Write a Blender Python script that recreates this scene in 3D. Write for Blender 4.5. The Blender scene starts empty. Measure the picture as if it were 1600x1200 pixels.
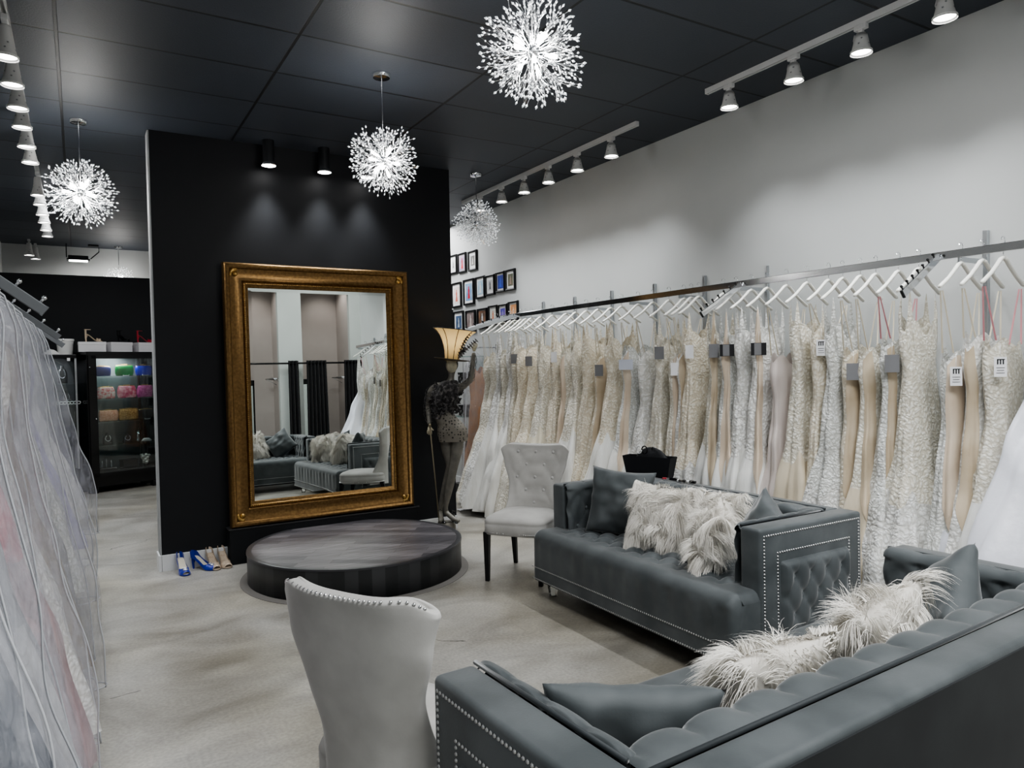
import bpy, bmesh, math, random
from mathutils import Vector, Matrix, noise
PI = math.pi
sin, cos = math.sin, math.cos
RND = random.Random(11)
SC = bpy.context.scene
COL = SC.collection
ORD = ("first second third fourth fifth sixth seventh eighth ninth tenth eleventh twelfth thirteenth fourteenth fifteenth sixteenth "
       "seventeenth eighteenth nineteenth twentieth").split()
def ordinal(i):            # 0-based
    n = i + 1
    if n <= 20: return ORD[i]
    tens = {2: 'twenty', 3: 'thirty', 4: 'forty'}[n // 10]
    return {2: 'twentieth', 3: 'thirtieth', 4: 'fortieth'}[n // 10] if n % 10 == 0 else tens + '-' + ORD[n % 10 - 1]

# ------------------------------------------------------------------ materials
MATS = {}
def mat(name, col, rough=0.5, metal=0.0, col2=None, nscale=8.0, bump=0.0, bscale=None, bdist=0.01, sheen=0.0, alpha=1.0, trans=0.0,
        emit=None, estr=0.0, coat=0.0, ior=1.45, detail=4.0, spec=None, ramp=(0.35, 0.65), stretch=None, voro=False, sss=0.0, rough2=None):
    m = bpy.data.materials.new(name); m.use_nodes = True
    nt = m.node_tree; N = nt.nodes; L = nt.links
    b = N['Principled BSDF']
    b.inputs['Base Color'].default_value = (*col, 1)
    b.inputs['Roughness'].default_value = rough
    b.inputs['Metallic'].default_value = metal
    b.inputs['Sheen Weight'].default_value = sheen
    b.inputs['Sheen Roughness'].default_value = 0.35
    b.inputs['Alpha'].default_value = alpha
    b.inputs['Transmission Weight'].default_value = trans
    b.inputs['Coat Weight'].default_value = coat
    b.inputs['IOR'].default_value = ior
    if spec is not None: b.inputs['Specular IOR Level'].default_value = spec
    if sss: b.inputs['Subsurface Weight'].default_value = sss; b.inputs['Subsurface Radius'].default_value = (.02, .015, .01)
    if emit: b.inputs['Emission Color'].default_value = (*emit, 1); b.inputs['Emission Strength'].default_value = estr
    if col2 or bump:
        tc = N.new('ShaderNodeTexCoord'); mp = N.new('ShaderNodeMapping'); L.new(tc.outputs['Object'], mp.inputs[0])
        if stretch: mp.inputs['Scale'].default_value = stretch
        if col2:
            n = N.new('ShaderNodeTexNoise'); n.inputs['Scale'].default_value = nscale; n.inputs['Detail'].default_value = detail
            L.new(mp.outputs[0], n.inputs['Vector'])
            r = N.new('ShaderNodeValToRGB'); r.color_ramp.elements[0].position = ramp[0]; r.color_ramp.elements[1].position = ramp[1]
            r.color_ramp.elements[0].color = (*col, 1); r.color_ramp.elements[1].color = (*col2, 1)
            L.new(n.outputs['Fac'], r.inputs[0]); L.new(r.outputs[0], b.inputs['Base Color'])
            if rough2 is not None:
                mr = N.new('ShaderNodeMapRange'); mr.inputs[3].default_value = rough; mr.inputs[4].default_value = rough2
                L.new(n.outputs['Fac'], mr.inputs[0]); L.new(mr.outputs[0], b.inputs['Roughness'])
        if bump:
            if voro:
                t = N.new('ShaderNodeTexVoronoi'); t.inputs['Scale'].default_value = bscale or nscale; out = t.outputs['Distance']
            else:
                t = N.new('ShaderNodeTexNoise'); t.inputs['Scale'].default_value = bscale or nscale; t.inputs['Detail'].default_value = 5; out = t.outputs['Fac']
            L.new(mp.outputs[0], t.inputs['Vector'])
            bp = N.new('ShaderNodeBump'); bp.inputs['Strength'].default_value = bump; bp.inputs['Distance'].default_value = bdist
            L.new(out, bp.inputs['Height']); L.new(bp.outputs[0], b.inputs['Normal'])
    MATS[name] = m
    return m
def node_mat(name):
    m = bpy.data.materials.new(name); m.use_nodes = True; MATS[name] = m
    return m, m.node_tree.nodes, m.node_tree.links, m.node_tree.nodes['Principled BSDF']

def lace_mat(name, base, dark, scale=34.0, bump=0.9, zfade=None):
    """openwork lace: raised floral clumps over a thinner, darker net ground"""
    m, N, L, b = node_mat(name)
    tc = N.new('ShaderNodeTexCoord')
    n0 = N.new('ShaderNodeTexNoise'); n0.inputs['Scale'].default_value = 9; n0.inputs['Detail'].default_value = 2
    L.new(tc.outputs['Object'], n0.inputs['Vector'])
    mx = N.new('ShaderNodeMixRGB'); mx.inputs[0].default_value = 0.08
    L.new(tc.outputs['Object'], mx.inputs[1]); L.new(n0.outputs['Color'], mx.inputs[2])
    v = N.new('ShaderNodeTexVoronoi'); v.inputs['Scale'].default_value = scale; L.new(mx.outputs[0], v.inputs['Vector'])
    n = N.new('ShaderNodeTexNoise'); n.inputs['Scale'].default_value = scale * 1.6; n.inputs['Detail'].default_value = 3
    L.new(mx.outputs[0], n.inputs['Vector'])
    add = N.new('ShaderNodeMath'); add.operation = 'MULTIPLY_ADD'; add.inputs[1].default_value = -1.1; add.inputs[2].default_value = 0.45
    L.new(v.outputs['Distance'], add.inputs[0])
    s = N.new('ShaderNodeMath'); s.operation = 'ADD'; L.new(add.outputs[0], s.inputs[0]); L.new(n.outputs['Fac'], s.inputs[1])
    r = N.new('ShaderNodeValToRGB'); r.color_ramp.elements[0].position = 0.33; r.color_ramp.elements[1].position = 0.62
    r.color_ramp.elements[0].color = (*dark, 1); r.color_ramp.elements[1].color = (*base, 1)
    L.new(s.outputs[0], r.inputs[0]); L.new(r.outputs[0], b.inputs['Base Color'])
    bp = N.new('ShaderNodeBump'); bp.inputs['Strength'].default_value = bump; bp.inputs['Distance'].default_value = 0.009
    L.new(s.outputs[0], bp.inputs['Height']); L.new(bp.outputs[0], b.inputs['Normal'])
    b.inputs['Roughness'].default_value = 0.55; b.inputs['Sheen Weight'].default_value = 0.1
    return m

VELVET = mat('slate_velvet', (.056, .065, .069), .62, col2=(.096, .107, .112), nscale=5, bump=.12, bscale=160, bdist=.002, sheen=.5, detail=3)
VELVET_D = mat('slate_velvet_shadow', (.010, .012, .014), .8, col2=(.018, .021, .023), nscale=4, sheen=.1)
PIPING = mat('velvet_piping', (.030, .036, .040), .65, sheen=.4)
BUTTON = mat('velvet_button', (.11, .125, .132), .5, sheen=.6)
GREYVEL = mat('light_grey_velvet', (.42, .41, .395), .7, col2=(.52, .51, .49), nscale=6, bump=.1, bscale=150, bdist=.002, sheen=.3)
GREYBTN = mat('grey_button', (.50, .49, .48), .55, sheen=.3)
CHROME = mat('chrome', (.72, .73, .75), .12, 1.0)
NAIL = mat('nickel_nail', (.62, .62, .62), .28, 1.0)
STEEL = mat('brushed_steel', (.50, .52, .54), .32, 1.0)
GREYMETAL = mat('grey_metal', (.18, .19, .20), .45, .3)
BLACKWOOD = mat('black_wood', (.006, .006, .007), .35)
BLACKPAINT = mat('black_paint', (.0045, .0055, .008), .62, bump=.15, bscale=90, bdist=.002)
BLACKGLOSS = mat('black_gloss', (.006, .006, .007), .15)
ACRYLIC = mat('clear_acrylic', (.95, .97, .97), .02, trans=1.0, ior=1.45)
GOLD = mat('antique_gold', (.27, .165, .068), .36, .85, col2=(.17, .100, .040), nscale=46, bump=.35, bscale=170, bdist=.003, detail=6)
GOLDB = mat('gold_highlight', (.62, .42, .16), .33, .9, col2=(.35, .2, .06), nscale=40, bump=.5, bscale=150, bdist=.004)
GLASSM = mat('mirror_silver', (.80, .84, .82), .0, 1.0)
WHITEPL = mat('white_plastic', (.78, .78, .77), .4)
WHITEPAINT = mat('white_trim', (.74, .75, .76), .45)
HANGW = mat('white_lacquered_wood', (.80, .79, .74), .35)
WHITELITE = mat('lamp_glow', (1, 1, 1), .4, emit=(1, .98, .95), estr=14)
BULB = mat('bulb_glow', (1, 1, 1), .4, emit=(1, .98, .94), estr=30)
CRYSTAL = mat('crystal_bead', (.92, .94, .96), .06, 0.0, spec=.9, emit=(.9, .95, 1), estr=.4)  # faint glow put into the beads, which are no light source
WIRE = mat('silver_wire', (.82, .83, .85), .2, .9)
FUR = mat('white_fur', (.88, .85, .80), .75, col2=(.80, .77, .71), nscale=12, sheen=.3)
FURB = mat('fur_ground', (.66, .63, .58), .9)
NUDE = mat('nude_lining', (.46, .37, .26), .5, col2=(.58, .49, .37), nscale=5, sheen=.2)
NUDE2 = mat('pale_nude_lining', (.60, .49, .38), .5, col2=(.66, .56, .45), nscale=5, sheen=.2)
LACE_I = lace_mat('ivory_lace', (.82, .80, .73), (.62, .58, .49), 58, .55)
LACE_W = lace_mat('white_lace', (.86, .86, .85), (.66, .65, .62), 50, .6)
LACE_C = lace_mat('champagne_lace', (.84, .80, .70), (.66, .59, .47), 60, .5)
LACE_S = lace_mat('silver_white_lace', (.80, .81, .80), (.58, .58, .55), 64, .6)
TULLE = mat('white_tulle', (.80, .80, .78), .65, col2=(.72, .71, .67), nscale=3, stretch=(6, 6, .6), sheen=.15, bump=.3, bscale=14, bdist=.01)
TULLE_Y = mat('cream_tulle', (.76, .72, .60), .65, col2=(.68, .62, .49), nscale=3, stretch=(6, 6, .6), sheen=.15, bump=.3, bscale=14, bdist=.01)
SATIN_B = mat('blush_satin', (.66, .60, .57), .3, col2=(.58, .51, .48), nscale=3, sheen=.15, bump=.25, bscale=6, bdist=.03, stretch=(2, 2, .6))
SATIN_C = mat('champagne_satin', (.66, .59, .47), .32, col2=(.58, .50, .38), nscale=3, sheen=.15, bump=.25, bscale=6, bdist=.03, stretch=(2, 2, .6))
SATIN_W = mat('white_satin', (.80, .81, .87), .38, col2=(.74, .75, .82), nscale=3, sheen=.1, bump=.3, bscale=7, bdist=.03)
TAGW = mat('white_card', (.82, .82, .84), .6)
TAGG = mat('grey_card', (.20, .20, .21), .5)
INK = mat('black_ink', (.015, .015, .018), .6)

# ------------------------------------------------------------------ mesh builder
class MB:
    def __init__(self): self.bm = bmesh.new()
    def box(self, c, s, bevel=0.0, rot=None, seg=2):
        g = bmesh.ops.create_cube(self.bm, size=1.0); vs = g['verts']
        M = Matrix.Translation(Vector(c)) @ (rot.to_4x4() if rot else Matrix.Identity(4)) @ Matrix.Diagonal((*s, 1))
        bmesh.ops.transform(self.bm, matrix=M, verts=vs)
        if bevel:
            es = list({e for v in vs for e in v.link_edges})
            bmesh.ops.bevel(self.bm, geom=es, offset=bevel, segments=seg, profile=.5, affect='EDGES')
        return self
    def rings(self, rings, closed=True, cap0=False, cap1=False):
        vs = [[self.bm.verts.new(p) for p in r] for r in rings]
        for a, b in zip(vs, vs[1:]):
            n = len(a)
            for i in range(n if closed else n - 1):
                j = (i + 1) % n
                try: self.bm.faces.new((a[i], a[j], b[j], b[i]))
                except ValueError: pass
        if cap0: self.bm.faces.new(vs[0][::-1])
        if cap1: self.bm.faces.new(vs[-1])
        return self
    def lathe(self, prof, n=24, c=(0, 0, 0), cap0=True, cap1=True, sx=1, sy=1):
        rs = [[(c[0] + r * cos(2 * PI * i / n) * sx, c[1] + r * sin(2 * PI * i / n) * sy, c[2] + z) for i in range(n)] for r, z in prof]
        return self.rings(rs, True, cap0, cap1)
    def tube(self, pts, rad, n=8, cap=True, flat=1.0):
        pts = [Vector(p) for p in pts]
        if not hasattr(rad, '__len__'): rad = [rad] * len(pts)
        rs = []; up = Vector((0, 0, 1))
        for i, p in enumerate(pts):
            d = (pts[min(i + 1, len(pts) - 1)] - pts[max(i - 1, 0)])
            d = d.normalized() if d.length > 1e-9 else Vector((0, 0, 1))
            ref = up if abs(d.dot(up)) < .95 else Vector((1, 0, 0))
            a = d.cross(ref).normalized(); b = a.cross(d)
            rs.append([p + a * (rad[i] * cos(2 * PI * k / n)) + b * (rad[i] * flat * sin(2 * PI * k / n)) for k in range(n)])
        return self.rings(rs, True, cap, cap)
    def sph(self, c, r, s=(1, 1, 1), u=10, v=7):
        g = bmesh.ops.create_uvsphere(self.bm, u_segments=u, v_segments=v, radius=r)
        bmesh.ops.transform(self.bm, matrix=Matrix.Translation(Vector(c)) @ Matrix.Diagonal((*s, 1)), verts=g['verts'])
        return self
    def octa(self, c, r, ax=Vector((0, 0, 1)), l=1.6):
        c = Vector(c); ax = ax.normalized(); a = ax.orthogonal().normalized(); b = ax.cross(a)
        t = self.bm.verts.new(c + ax * r * l); d = self.bm.verts.new(c - ax * r * l)
        q = [self.bm.verts.new(c + a * r * cos(k * PI / 2) + b * r * sin(k * PI / 2)) for k in range(4)]
        for k in range(4):
            self.bm.faces.new((q[k], q[(k + 1) % 4], t)); self.bm.faces.new((q[(k + 1) % 4], q[k], d))
        return self
    def nail(self, c, nrm, r=.006):
        c = Vector(c); n = Vector(nrm).normalized(); a = n.orthogonal().normalized(); b = n.cross(a)
        t = self.bm.verts.new(c + n * r * .75)
        q = [self.bm.verts.new(c + a * r * cos(k * PI / 3) + b * r * sin(k * PI / 3)) for k in range(6)]
        m = [self.bm.verts.new(c + n * r * .5 + (a * r * cos(k * PI / 3) + b * r * sin(k * PI / 3)) * .7) for k in range(6)]
        for k in range(6):
            j = (k + 1) % 6
            self.bm.faces.new((q[k], q[j], m[j], m[k])); self.bm.faces.new((m[k], m[j], t))
        return self
    def nails(self, pts, nrm, step=.017, r=.006):
        pts = [Vector(p) for p in pts]
        for a, b in zip(pts, pts[1:]):
            n = max(1, int((b - a).length / step))
            for k in range(n): self.nail(a.lerp(b, k / n), nrm, r)
        return self
    def grid(self, fn, nu, nv, closed_u=False):
        vs = [[self.bm.verts.new(fn(i / nu, j / nv)) for i in range(nu if closed_u else nu + 1)] for j in range(nv + 1)]
        for j in range(nv):
            for i in range(nu):
                k = (i + 1) % nu if closed_u else i + 1
                self.bm.faces.new((vs[j][i], vs[j][k], vs[j + 1][k], vs[j + 1][i]))
        return self
    def poly(self, pts):
        self.bm.faces.new([self.bm.verts.new(p) for p in pts]); return self
    def prism(self, pts, d):
        a = [self.bm.verts.new(p) for p in pts]; b = [self.bm.verts.new(Vector(p) + Vector(d)) for p in pts]
        n = len(a)
        for i in range(n): self.bm.faces.new((a[i], a[(i + 1) % n], b[(i + 1) % n], b[i]))
        self.bm.faces.new(a[::-1]); self.bm.faces.new(b); return self
    def xf(self, M):
        bmesh.ops.transform(self.bm, matrix=M, verts=self.bm.verts); return self
    def build(self, name, m, parent=None, smooth=True, label=None, fixn=True, weld=0.0):
        if weld: bmesh.ops.remove_doubles(self.bm, verts=self.bm.verts, dist=weld)
        if fixn: bmesh.ops.recalc_face_normals(self.bm, faces=self.bm.faces)
        me = bpy.data.meshes.new(name); self.bm.to_mesh(me); self.bm.free()
        if smooth: me.shade_smooth() if smooth is True else me.shade_smooth()
        if smooth == 'auto':
            try: me.set_sharp_from_angle(angle=math.radians(38))
            except Exception: pass
        me.materials.append(m)
        o = bpy.data.objects.new(name, me); COL.objects.link(o)
        if parent is not None: o.parent = parent
        if label: o['label'] = label
        return o

def thing(name, label, cat, loc=(0, 0, 0), rotz=0.0, group=None):
    o = bpy.data.objects.new(name, None); COL.objects.link(o)
    o.empty_display_size = .1; o.location = loc; o.rotation_euler = (0, 0, rotz)
    o['label'] = label; o['category'] = cat
    if group: o['group'] = group
    return o
def tag(o, label, cat, group=None):
    o['label'] = label; o['category'] = cat
    if group: o['group'] = group
    return o
def struct(o):
    o['kind'] = 'structure'; return o
def kids(o): return [c for c in COL.objects if c.parent == o]
CH = {}
def dup(root, loc=None, rotz=None, label=None):
    def rec(o, par):
        c = o.copy(); COL.objects.link(c); c.parent = par
        if par is not None: c.matrix_parent_inverse = o.matrix_parent_inverse.copy()
        for k in list(o.children): rec(k, c)
        return c
    r = rec(root, None)
    if loc is not None: r.location = loc
    if rotz is not None: r.rotation_euler = (0, 0, rotz)
    if label: r['label'] = label
    return r
def RX(a): return Matrix.Rotation(a, 3, 'X')
def RY(a): return Matrix.Rotation(a, 3, 'Y')
def RZ(a): return Matrix.Rotation(a, 3, 'Z')
def sstep(a, b, x):
    t = min(1, max(0, (x - a) / (b - a))); return t * t * (3 - 2 * t)
def lerp(a, b, t): return a + (b - a) * t
def interp(tab, x):
    if x <= tab[0][0]: return tab[0][1]
    for (a, va), (b, vb) in zip(tab, tab[1:]):
        if x <= b:
            t = (x - a) / (b - a); t = t * t * (3 - 2 * t) * .6 + t * .4
            return va + (vb - va) * t
    return tab[-1][1]
MIRROR_TILT, MIRROR_YAW = .95, .8
# ------------------------------------------------------------------ camera
cd = bpy.data.cameras.new('camera'); cam = bpy.data.objects.new('camera', cd); COL.objects.link(cam)
Rw = Matrix(((.858261, -.029499, .512365), (-.512798, -.009116, .858461), (-.020653, -.999523, -.022951)))
ax = [Rw @ Vector(v) for v in ((1, 0, 0), (0, -1, 0), (0, 0, -1))]
cam.matrix_world = Matrix(((ax[0][0], ax[1][0], ax[2][0], 0), (ax[0][1], ax[1][1], ax[2][1], 0), (ax[0][2], ax[1][2], ax[2][2], 1.6), (0, 0, 0, 1)))
cd.sensor_width = 36; cd.sensor_fit = 'HORIZONTAL'; cd.lens = 1130 / 1600 * 36; cd.clip_start = .03; cd.clip_end = 60
SC.camera = cam

# ------------------------------------------------------------------ room shell materials
def wall_mat(name, c1, c2):
    return mat(name, c1, .75, col2=c2, nscale=1.2, bump=.12, bscale=120, bdist=.002)
WALLW = wall_mat('white_wall_paint', (.46, .475, .47), (.50, .51, .505))
WALLF = wall_mat('fitting_wall_paint', (.50, .53, .52), (.54, .57, .56))
BOOTH = wall_mat('booth_wall_paint', (.46, .42, .40), (.50, .46, .44))
def floor_mat():
    m, N, L, b = node_mat('polished_concrete')
    tc = N.new('ShaderNodeTexCoord')
    mp = N.new('ShaderNodeMapping'); mp.inputs['Scale'].default_value = (.75, 1.15, 1); mp.inputs['Rotation'].default_value = (0, 0, .25); L.new(tc.outputs['Object'], mp.inputs[0])
    n1 = N.new('ShaderNodeTexNoise'); n1.inputs['Scale'].default_value = 1.6; n1.inputs['Detail'].default_value = 9; n1.inputs['Roughness'].default_value = .62; n1.inputs['Distortion'].default_value = .9
    L.new(mp.outputs[0], n1.inputs['Vector'])
    r = N.new('ShaderNodeValToRGB'); e = r.color_ramp.elements
    e[0].position = .30; e[0].color = (.215, .203, .18, 1); e[1].position = .70; e[1].color = (.47, .455, .42, 1)
    k = e.new(.5); k.color = (.345, .333, .31, 1)
    L.new(n1.outputs['Fac'], r.inputs[0])
    n2 = N.new('ShaderNodeTexNoise'); n2.inputs['Scale'].default_value = .9; n2.inputs['Detail'].default_value = 3; L.new(tc.outputs['Object'], n2.inputs['Vector'])
    r2 = N.new('ShaderNodeValToRGB'); r2.color_ramp.elements[0].color = (.80, .77, .70, 1); r2.color_ramp.elements[1].color = (1, 1, 1, 1); r2.color_ramp.elements[0].position = .38; r2.color_ramp.elements[1].position = .6
    L.new(n2.outputs['Fac'], r2.inputs[0])
    mx = N.new('ShaderNodeMixRGB'); mx.blend_type = 'MULTIPLY'; mx.inputs[0].default_value = 1; L.new(r.outputs[0], mx.inputs[1]); L.new(r2.outputs[0], mx.inputs[2])
    # fine speckle
    n3 = N.new('ShaderNodeTexNoise'); n3.inputs['Scale'].default_value = 60; n3.inputs['Detail'].default_value = 4; L.new(tc.outputs['Object'], n3.inputs['Vector'])
    r3 = N.new('ShaderNodeValToRGB'); r3.color_ramp.elements[0].color = (.86, .86, .86, 1); r3.color_ramp.elements[1].color = (1.08, 1.08, 1.08, 1); r3.color_ramp.elements[0].position = .35; r3.color_ramp.elements[1].position = .65
    L.new(n3.outputs['Fac'], r3.inputs[0])
    mx3 = N.new('ShaderNodeMixRGB'); mx3.blend_type = 'MULTIPLY'; mx3.inputs[0].default_value = 1; L.new(mx.outputs[0], mx3.inputs[1]); L.new(r3.outputs[0], mx3.inputs[2])
    # hairline cracks
    mxv = N.new('ShaderNodeMixRGB'); mxv.inputs[0].default_value = .25; L.new(tc.outputs['Object'], mxv.inputs[1])
    n4 = N.new('ShaderNodeTexNoise'); n4.inputs['Scale'].default_value = 2.2; n4.inputs['Detail'].default_value = 6; L.new(tc.outputs['Object'], n4.inputs['Vector']); L.new(n4.outputs['Color'], mxv.inputs[2])
    v = N.new('ShaderNodeTexVoronoi'); v.feature = 'DISTANCE_TO_EDGE'; v.inputs['Scale'].default_value = .55; L.new(mxv.outputs[0], v.inputs['Vector'])
    lt = N.new('ShaderNodeMath'); lt.operation = 'LESS_THAN'; lt.inputs[1].default_value = .0016; L.new(v.outputs['Distance'], lt.inputs[0])
    mk = N.new('ShaderNodeMath'); mk.operation = 'MULTIPLY'; L.new(lt.outputs[0], mk.inputs[0])
    g = N.new('ShaderNodeMath'); g.operation = 'GREATER_THAN'; g.inputs[1].default_value = .52; L.new(n2.outputs['Fac'], g.inputs[0]); L.new(g.outputs[0], mk.inputs[1])
    mc = N.new('ShaderNodeMixRGB'); mc.inputs[2].default_value = (.10, .095, .085, 1); L.new(mk.outputs[0], mc.inputs[0]); L.new(mx3.outputs[0], mc.inputs[1])
    L.new(mc.outputs[0], b.inputs['Base Color'])
    mr = N.new('ShaderNodeMapRange'); mr.inputs[3].default_value = .26; mr.inputs[4].default_value = .5; L.new(n1.outputs['Fac'], mr.inputs[0]); L.new(mr.outputs[0], b.inputs['Roughness'])
    bp = N.new('ShaderNodeBump'); bp.inputs['Strength'].default_value = .12; bp.inputs['Distance'].default_value = .004; L.new(n3.outputs['Fac'], bp.inputs['Height']); L.new(bp.outputs[0], b.inputs['Normal'])
    return m
def ceil_mat():
    m, N, L, b = node_mat('charcoal_ceiling_tile')
    tc = N.new('ShaderNodeTexCoord')
    br = N.new('ShaderNodeTexBrick'); br.offset = 0; br.offset_frequency = 2
    br.inputs['Scale'].default_value = 1; br.inputs['Brick Width'].default_value = 1.22; br.inputs['Row Height'].default_value = .61
    br.inputs['Mortar Size'].default_value = .011; br.inputs['Mortar Smooth'].default_value = .3
    br.inputs['Color1'].default_value = (.030, .037, .050, 1); br.inputs['Color2'].default_value = (.043, .051, .066, 1); br.inputs['Mortar'].default_value = (.004, .005, .006, 1)
    mp = N.new('ShaderNodeMapping'); mp.inputs['Location'].default_value = (.06, -.01, 0); L.new(tc.outputs['Object'], mp.inputs[0]); L.new(mp.outputs[0], br.inputs['Vector'])
    n = N.new('ShaderNodeTexNoise'); n.inputs['Scale'].default_value = 110; n.inputs['Detail'].default_value = 3; L.new(tc.outputs['Object'], n.inputs['Vector'])
    n2 = N.new('ShaderNodeTexNoise'); n2.inputs['Scale'].default_value = 1.1; L.new(tc.outputs['Object'], n2.inputs['Vector'])
    r = N.new('ShaderNodeValToRGB'); r.color_ramp.elements[0].color = (.75, .75, .75, 1); r.color_ramp.elements[1].color = (1.25, 1.25, 1.25, 1); L.new(n2.outputs['Fac'], r.inputs[0])
    mx = N.new('ShaderNodeMixRGB'); mx.blend_type = 'MULTIPLY'; mx.inputs[0].default_value = 1; L.new(br.outputs['Color'], mx.inputs[1]); L.new(r.outputs[0], mx.inputs[2])
    L.new(mx.outputs[0], b.inputs['Base Color']); b.inputs['Roughness'].default_value = .55
    ad = N.new('ShaderNodeMath'); ad.operation = 'MULTIPLY_ADD'; ad.inputs[1].default_value = -2.0; L.new(br.outputs['Fac'], ad.inputs[0])
    sc_ = N.new('ShaderNodeMath'); sc_.operation = 'MULTIPLY'; sc_.inputs[1].default_value = .35; L.new(n.outputs['Fac'], sc_.inputs[0]); L.new(sc_.outputs[0], ad.inputs[2])
    bp = N.new('ShaderNodeBump'); bp.inputs['Strength'].default_value = .5; bp.inputs['Distance'].default_value = .006; L.new(ad.outputs[0], bp.inputs['Height']); L.new(bp.outputs[0], b.inputs['Normal'])
    return m
FLOORM = floor_mat(); CEILM = ceil_mat()
CZ = 3.57; XR = 4.44; XL = -.93; YB = 12.9; YF = -4.0; XF = 6.35; YJ = .7
def slab(name, c, s, m): return struct(MB().box(c, s).build(name, m, smooth=False))
slab('floor', ((XL + XF) / 2, 4.45, -.05), (XF - XL + .4, 17.9, .1), FLOORM)
slab('ceiling', ((XL + XF) / 2, 6.8, CZ + .05), (XF - XL + .4, 12.4, .1), CEILM)
slab('ceiling_front', ((XL + XF) / 2, (YF + .6) / 2, 4.85), (XF - XL + .4, 5.0, .1), WHITEPAINT)
slab('ceiling_drop', ((XL + XF) / 2, .65, 4.2), (XF - XL + .2, .1, 1.25), WALLW)
slab('wall_right', (XR + .06, (YB + YJ) / 2, CZ / 2), (.12, YB - YJ + .1, CZ), WALLW)
slab('wall_left', (XL - .06, 4.45, 2.4), (.12, 17.2, 4.8), WALLW)
slab('wall_back', (1.75, YB + .06, CZ / 2), (5.5, .12, CZ), WALLW)
slab('wall_jog', ((XR + XF) / 2 + .06, YJ - .04, 2.4), (XF - XR, .1, 4.8), WALLW)
slab('wall_side', (XF + .06, (YF + YJ) / 2, 2.4), (.12, YJ - YF + .2, 4.8), WALLF)
slab('wall_partition', (.0, 12.24, 1.5275), (1.95, .12, 3.055), BLACKPAINT)
slab('wall_mirror', (1.865, 6.58, CZ / 2), (2.67, .16, CZ), BLACKPAINT)
struct(MB().box((.5225, 6.58, CZ / 2), (.012, .165, CZ - .01)).build('trim_1', mat('grey_end_face', (.36, .37, .38), .6), smooth=False))
for i, (x0, x1) in enumerate(((.528, 1.03), (2.735, 3.2))):
    slab('baseboard_mirror_' + str(i + 1), ((x0 + x1) / 2, 6.49, .065), (x1 - x0, .022, .13), WHITEPAINT)
slab('baseboard_end', (.515, 6.58, .065), (.02, .2, .13), WHITEPAINT)
slab('baseboard_right', (XR - .012, 6.8, .06), (.02, 12.1, .12), WHITEPAINT)
# fitting rooms behind the viewpoint, seen in the mirror
BT = 3.80
slab('wall_fitting_header', ((XL + XF) / 2, YF - .06, (BT + 4.8) / 2), (XF - XL, .12, 4.8 - BT), WALLF)
OPEN = [(-.4, .75), (1.25, 2.45), (2.98, 4.22), (4.76, 5.92)]
px = XL
for i, (a, b) in enumerate(OPEN + [(XF, XF)]):
    slab('wall_fitting_pier_%d' % (i + 1), ((px + a) / 2, YF - .06, BT / 2), (a - px, .12, BT), WALLF)
    if i > 0:
        slab('wall_booth_side_%d' % i, ((px + a) / 2, YF - .75, BT / 2 + .2), (.12, 1.3, BT + .4), BOOTH)
    px = b
slab('wall_booth_back', ((XL + XF) / 2, YF - 1.45, 2.2), (XF - XL + .3, .1, 4.4), BOOTH)
slab('ceiling_booth', ((XL + XF) / 2, YF - .8, 4.45), (XF - XL + .3, 1.5, .1), WHITEPAINT)
slab('floor_booth', ((XL + XF) / 2, YF - 1.0, -.05), (XF - XL + .3, 1.0, .1), FLOORM)

# ------------------------------------------------------------------ lights
def light(kind, name, loc, energy, col=(1, 1, 1), size=.05, target=None, spot=None, blend=.6, sy=None):
    d = bpy.data.lights.new(name, kind); d.energy = energy; d.color = col
    if kind == 'AREA':
        d.size = size
        if sy: d.shape = 'RECTANGLE'; d.size_y = sy
    else: d.shadow_soft_size = size
    if kind == 'SPOT': d.spot_size = math.radians(spot); d.spot_blend = blend
    o = bpy.data.objects.new(name, d); COL.objects.link(o); o.location = loc
    if target is not None:
        o.rotation_euler = (Vector(target) - Vector(loc)).to_track_quat('-Z', 'Y').to_euler()
    return o
COOL = (.96, .985, 1.0)
# ------------------------------------------------------------------ ceiling fixtures
TRACKM = mat('track_grey', (.62, .62, .62), .45, .2)
HEADM = mat('lamp_head_grey', (.58, .58, .57), .45, .1)
def track(x, y0, y1, label):
    t = thing('lighting_track', label, 'lighting track', (x, (y0 + y1) / 2, CZ), group='ceiling lighting tracks')
    L_ = y1 - y0
    MB().box((-.013, 0, -.018), (.008, L_, .036)).box((.013, 0, -.018), (.008, L_, .036)).box((0, 0, -.006), (.03, L_, .012)).build('channel', TRACKM, t, smooth=False)
    MB().box((0, L_ / 2 + .004, -.018), (.036, .012, .04), .003).box((0, -L_ / 2 - .004, -.018), (.036, .012, .04), .003).build('end_cap', TRACKM, t, smooth=False)
track(3.93, 1.2, 3.76, 'grey ceiling track above the gown rack, the one closer to the camera')
track(3.93, 4.53, 7.62, 'grey ceiling track beside the white wall, far one towards the photo frames')
track(-.29, 2.6, 7.35, 'grey ceiling track over the garment bags, closer one')
track(-.29, 7.75, 10.9, 'grey ceiling track over the aisle, far one near the black partition')
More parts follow.
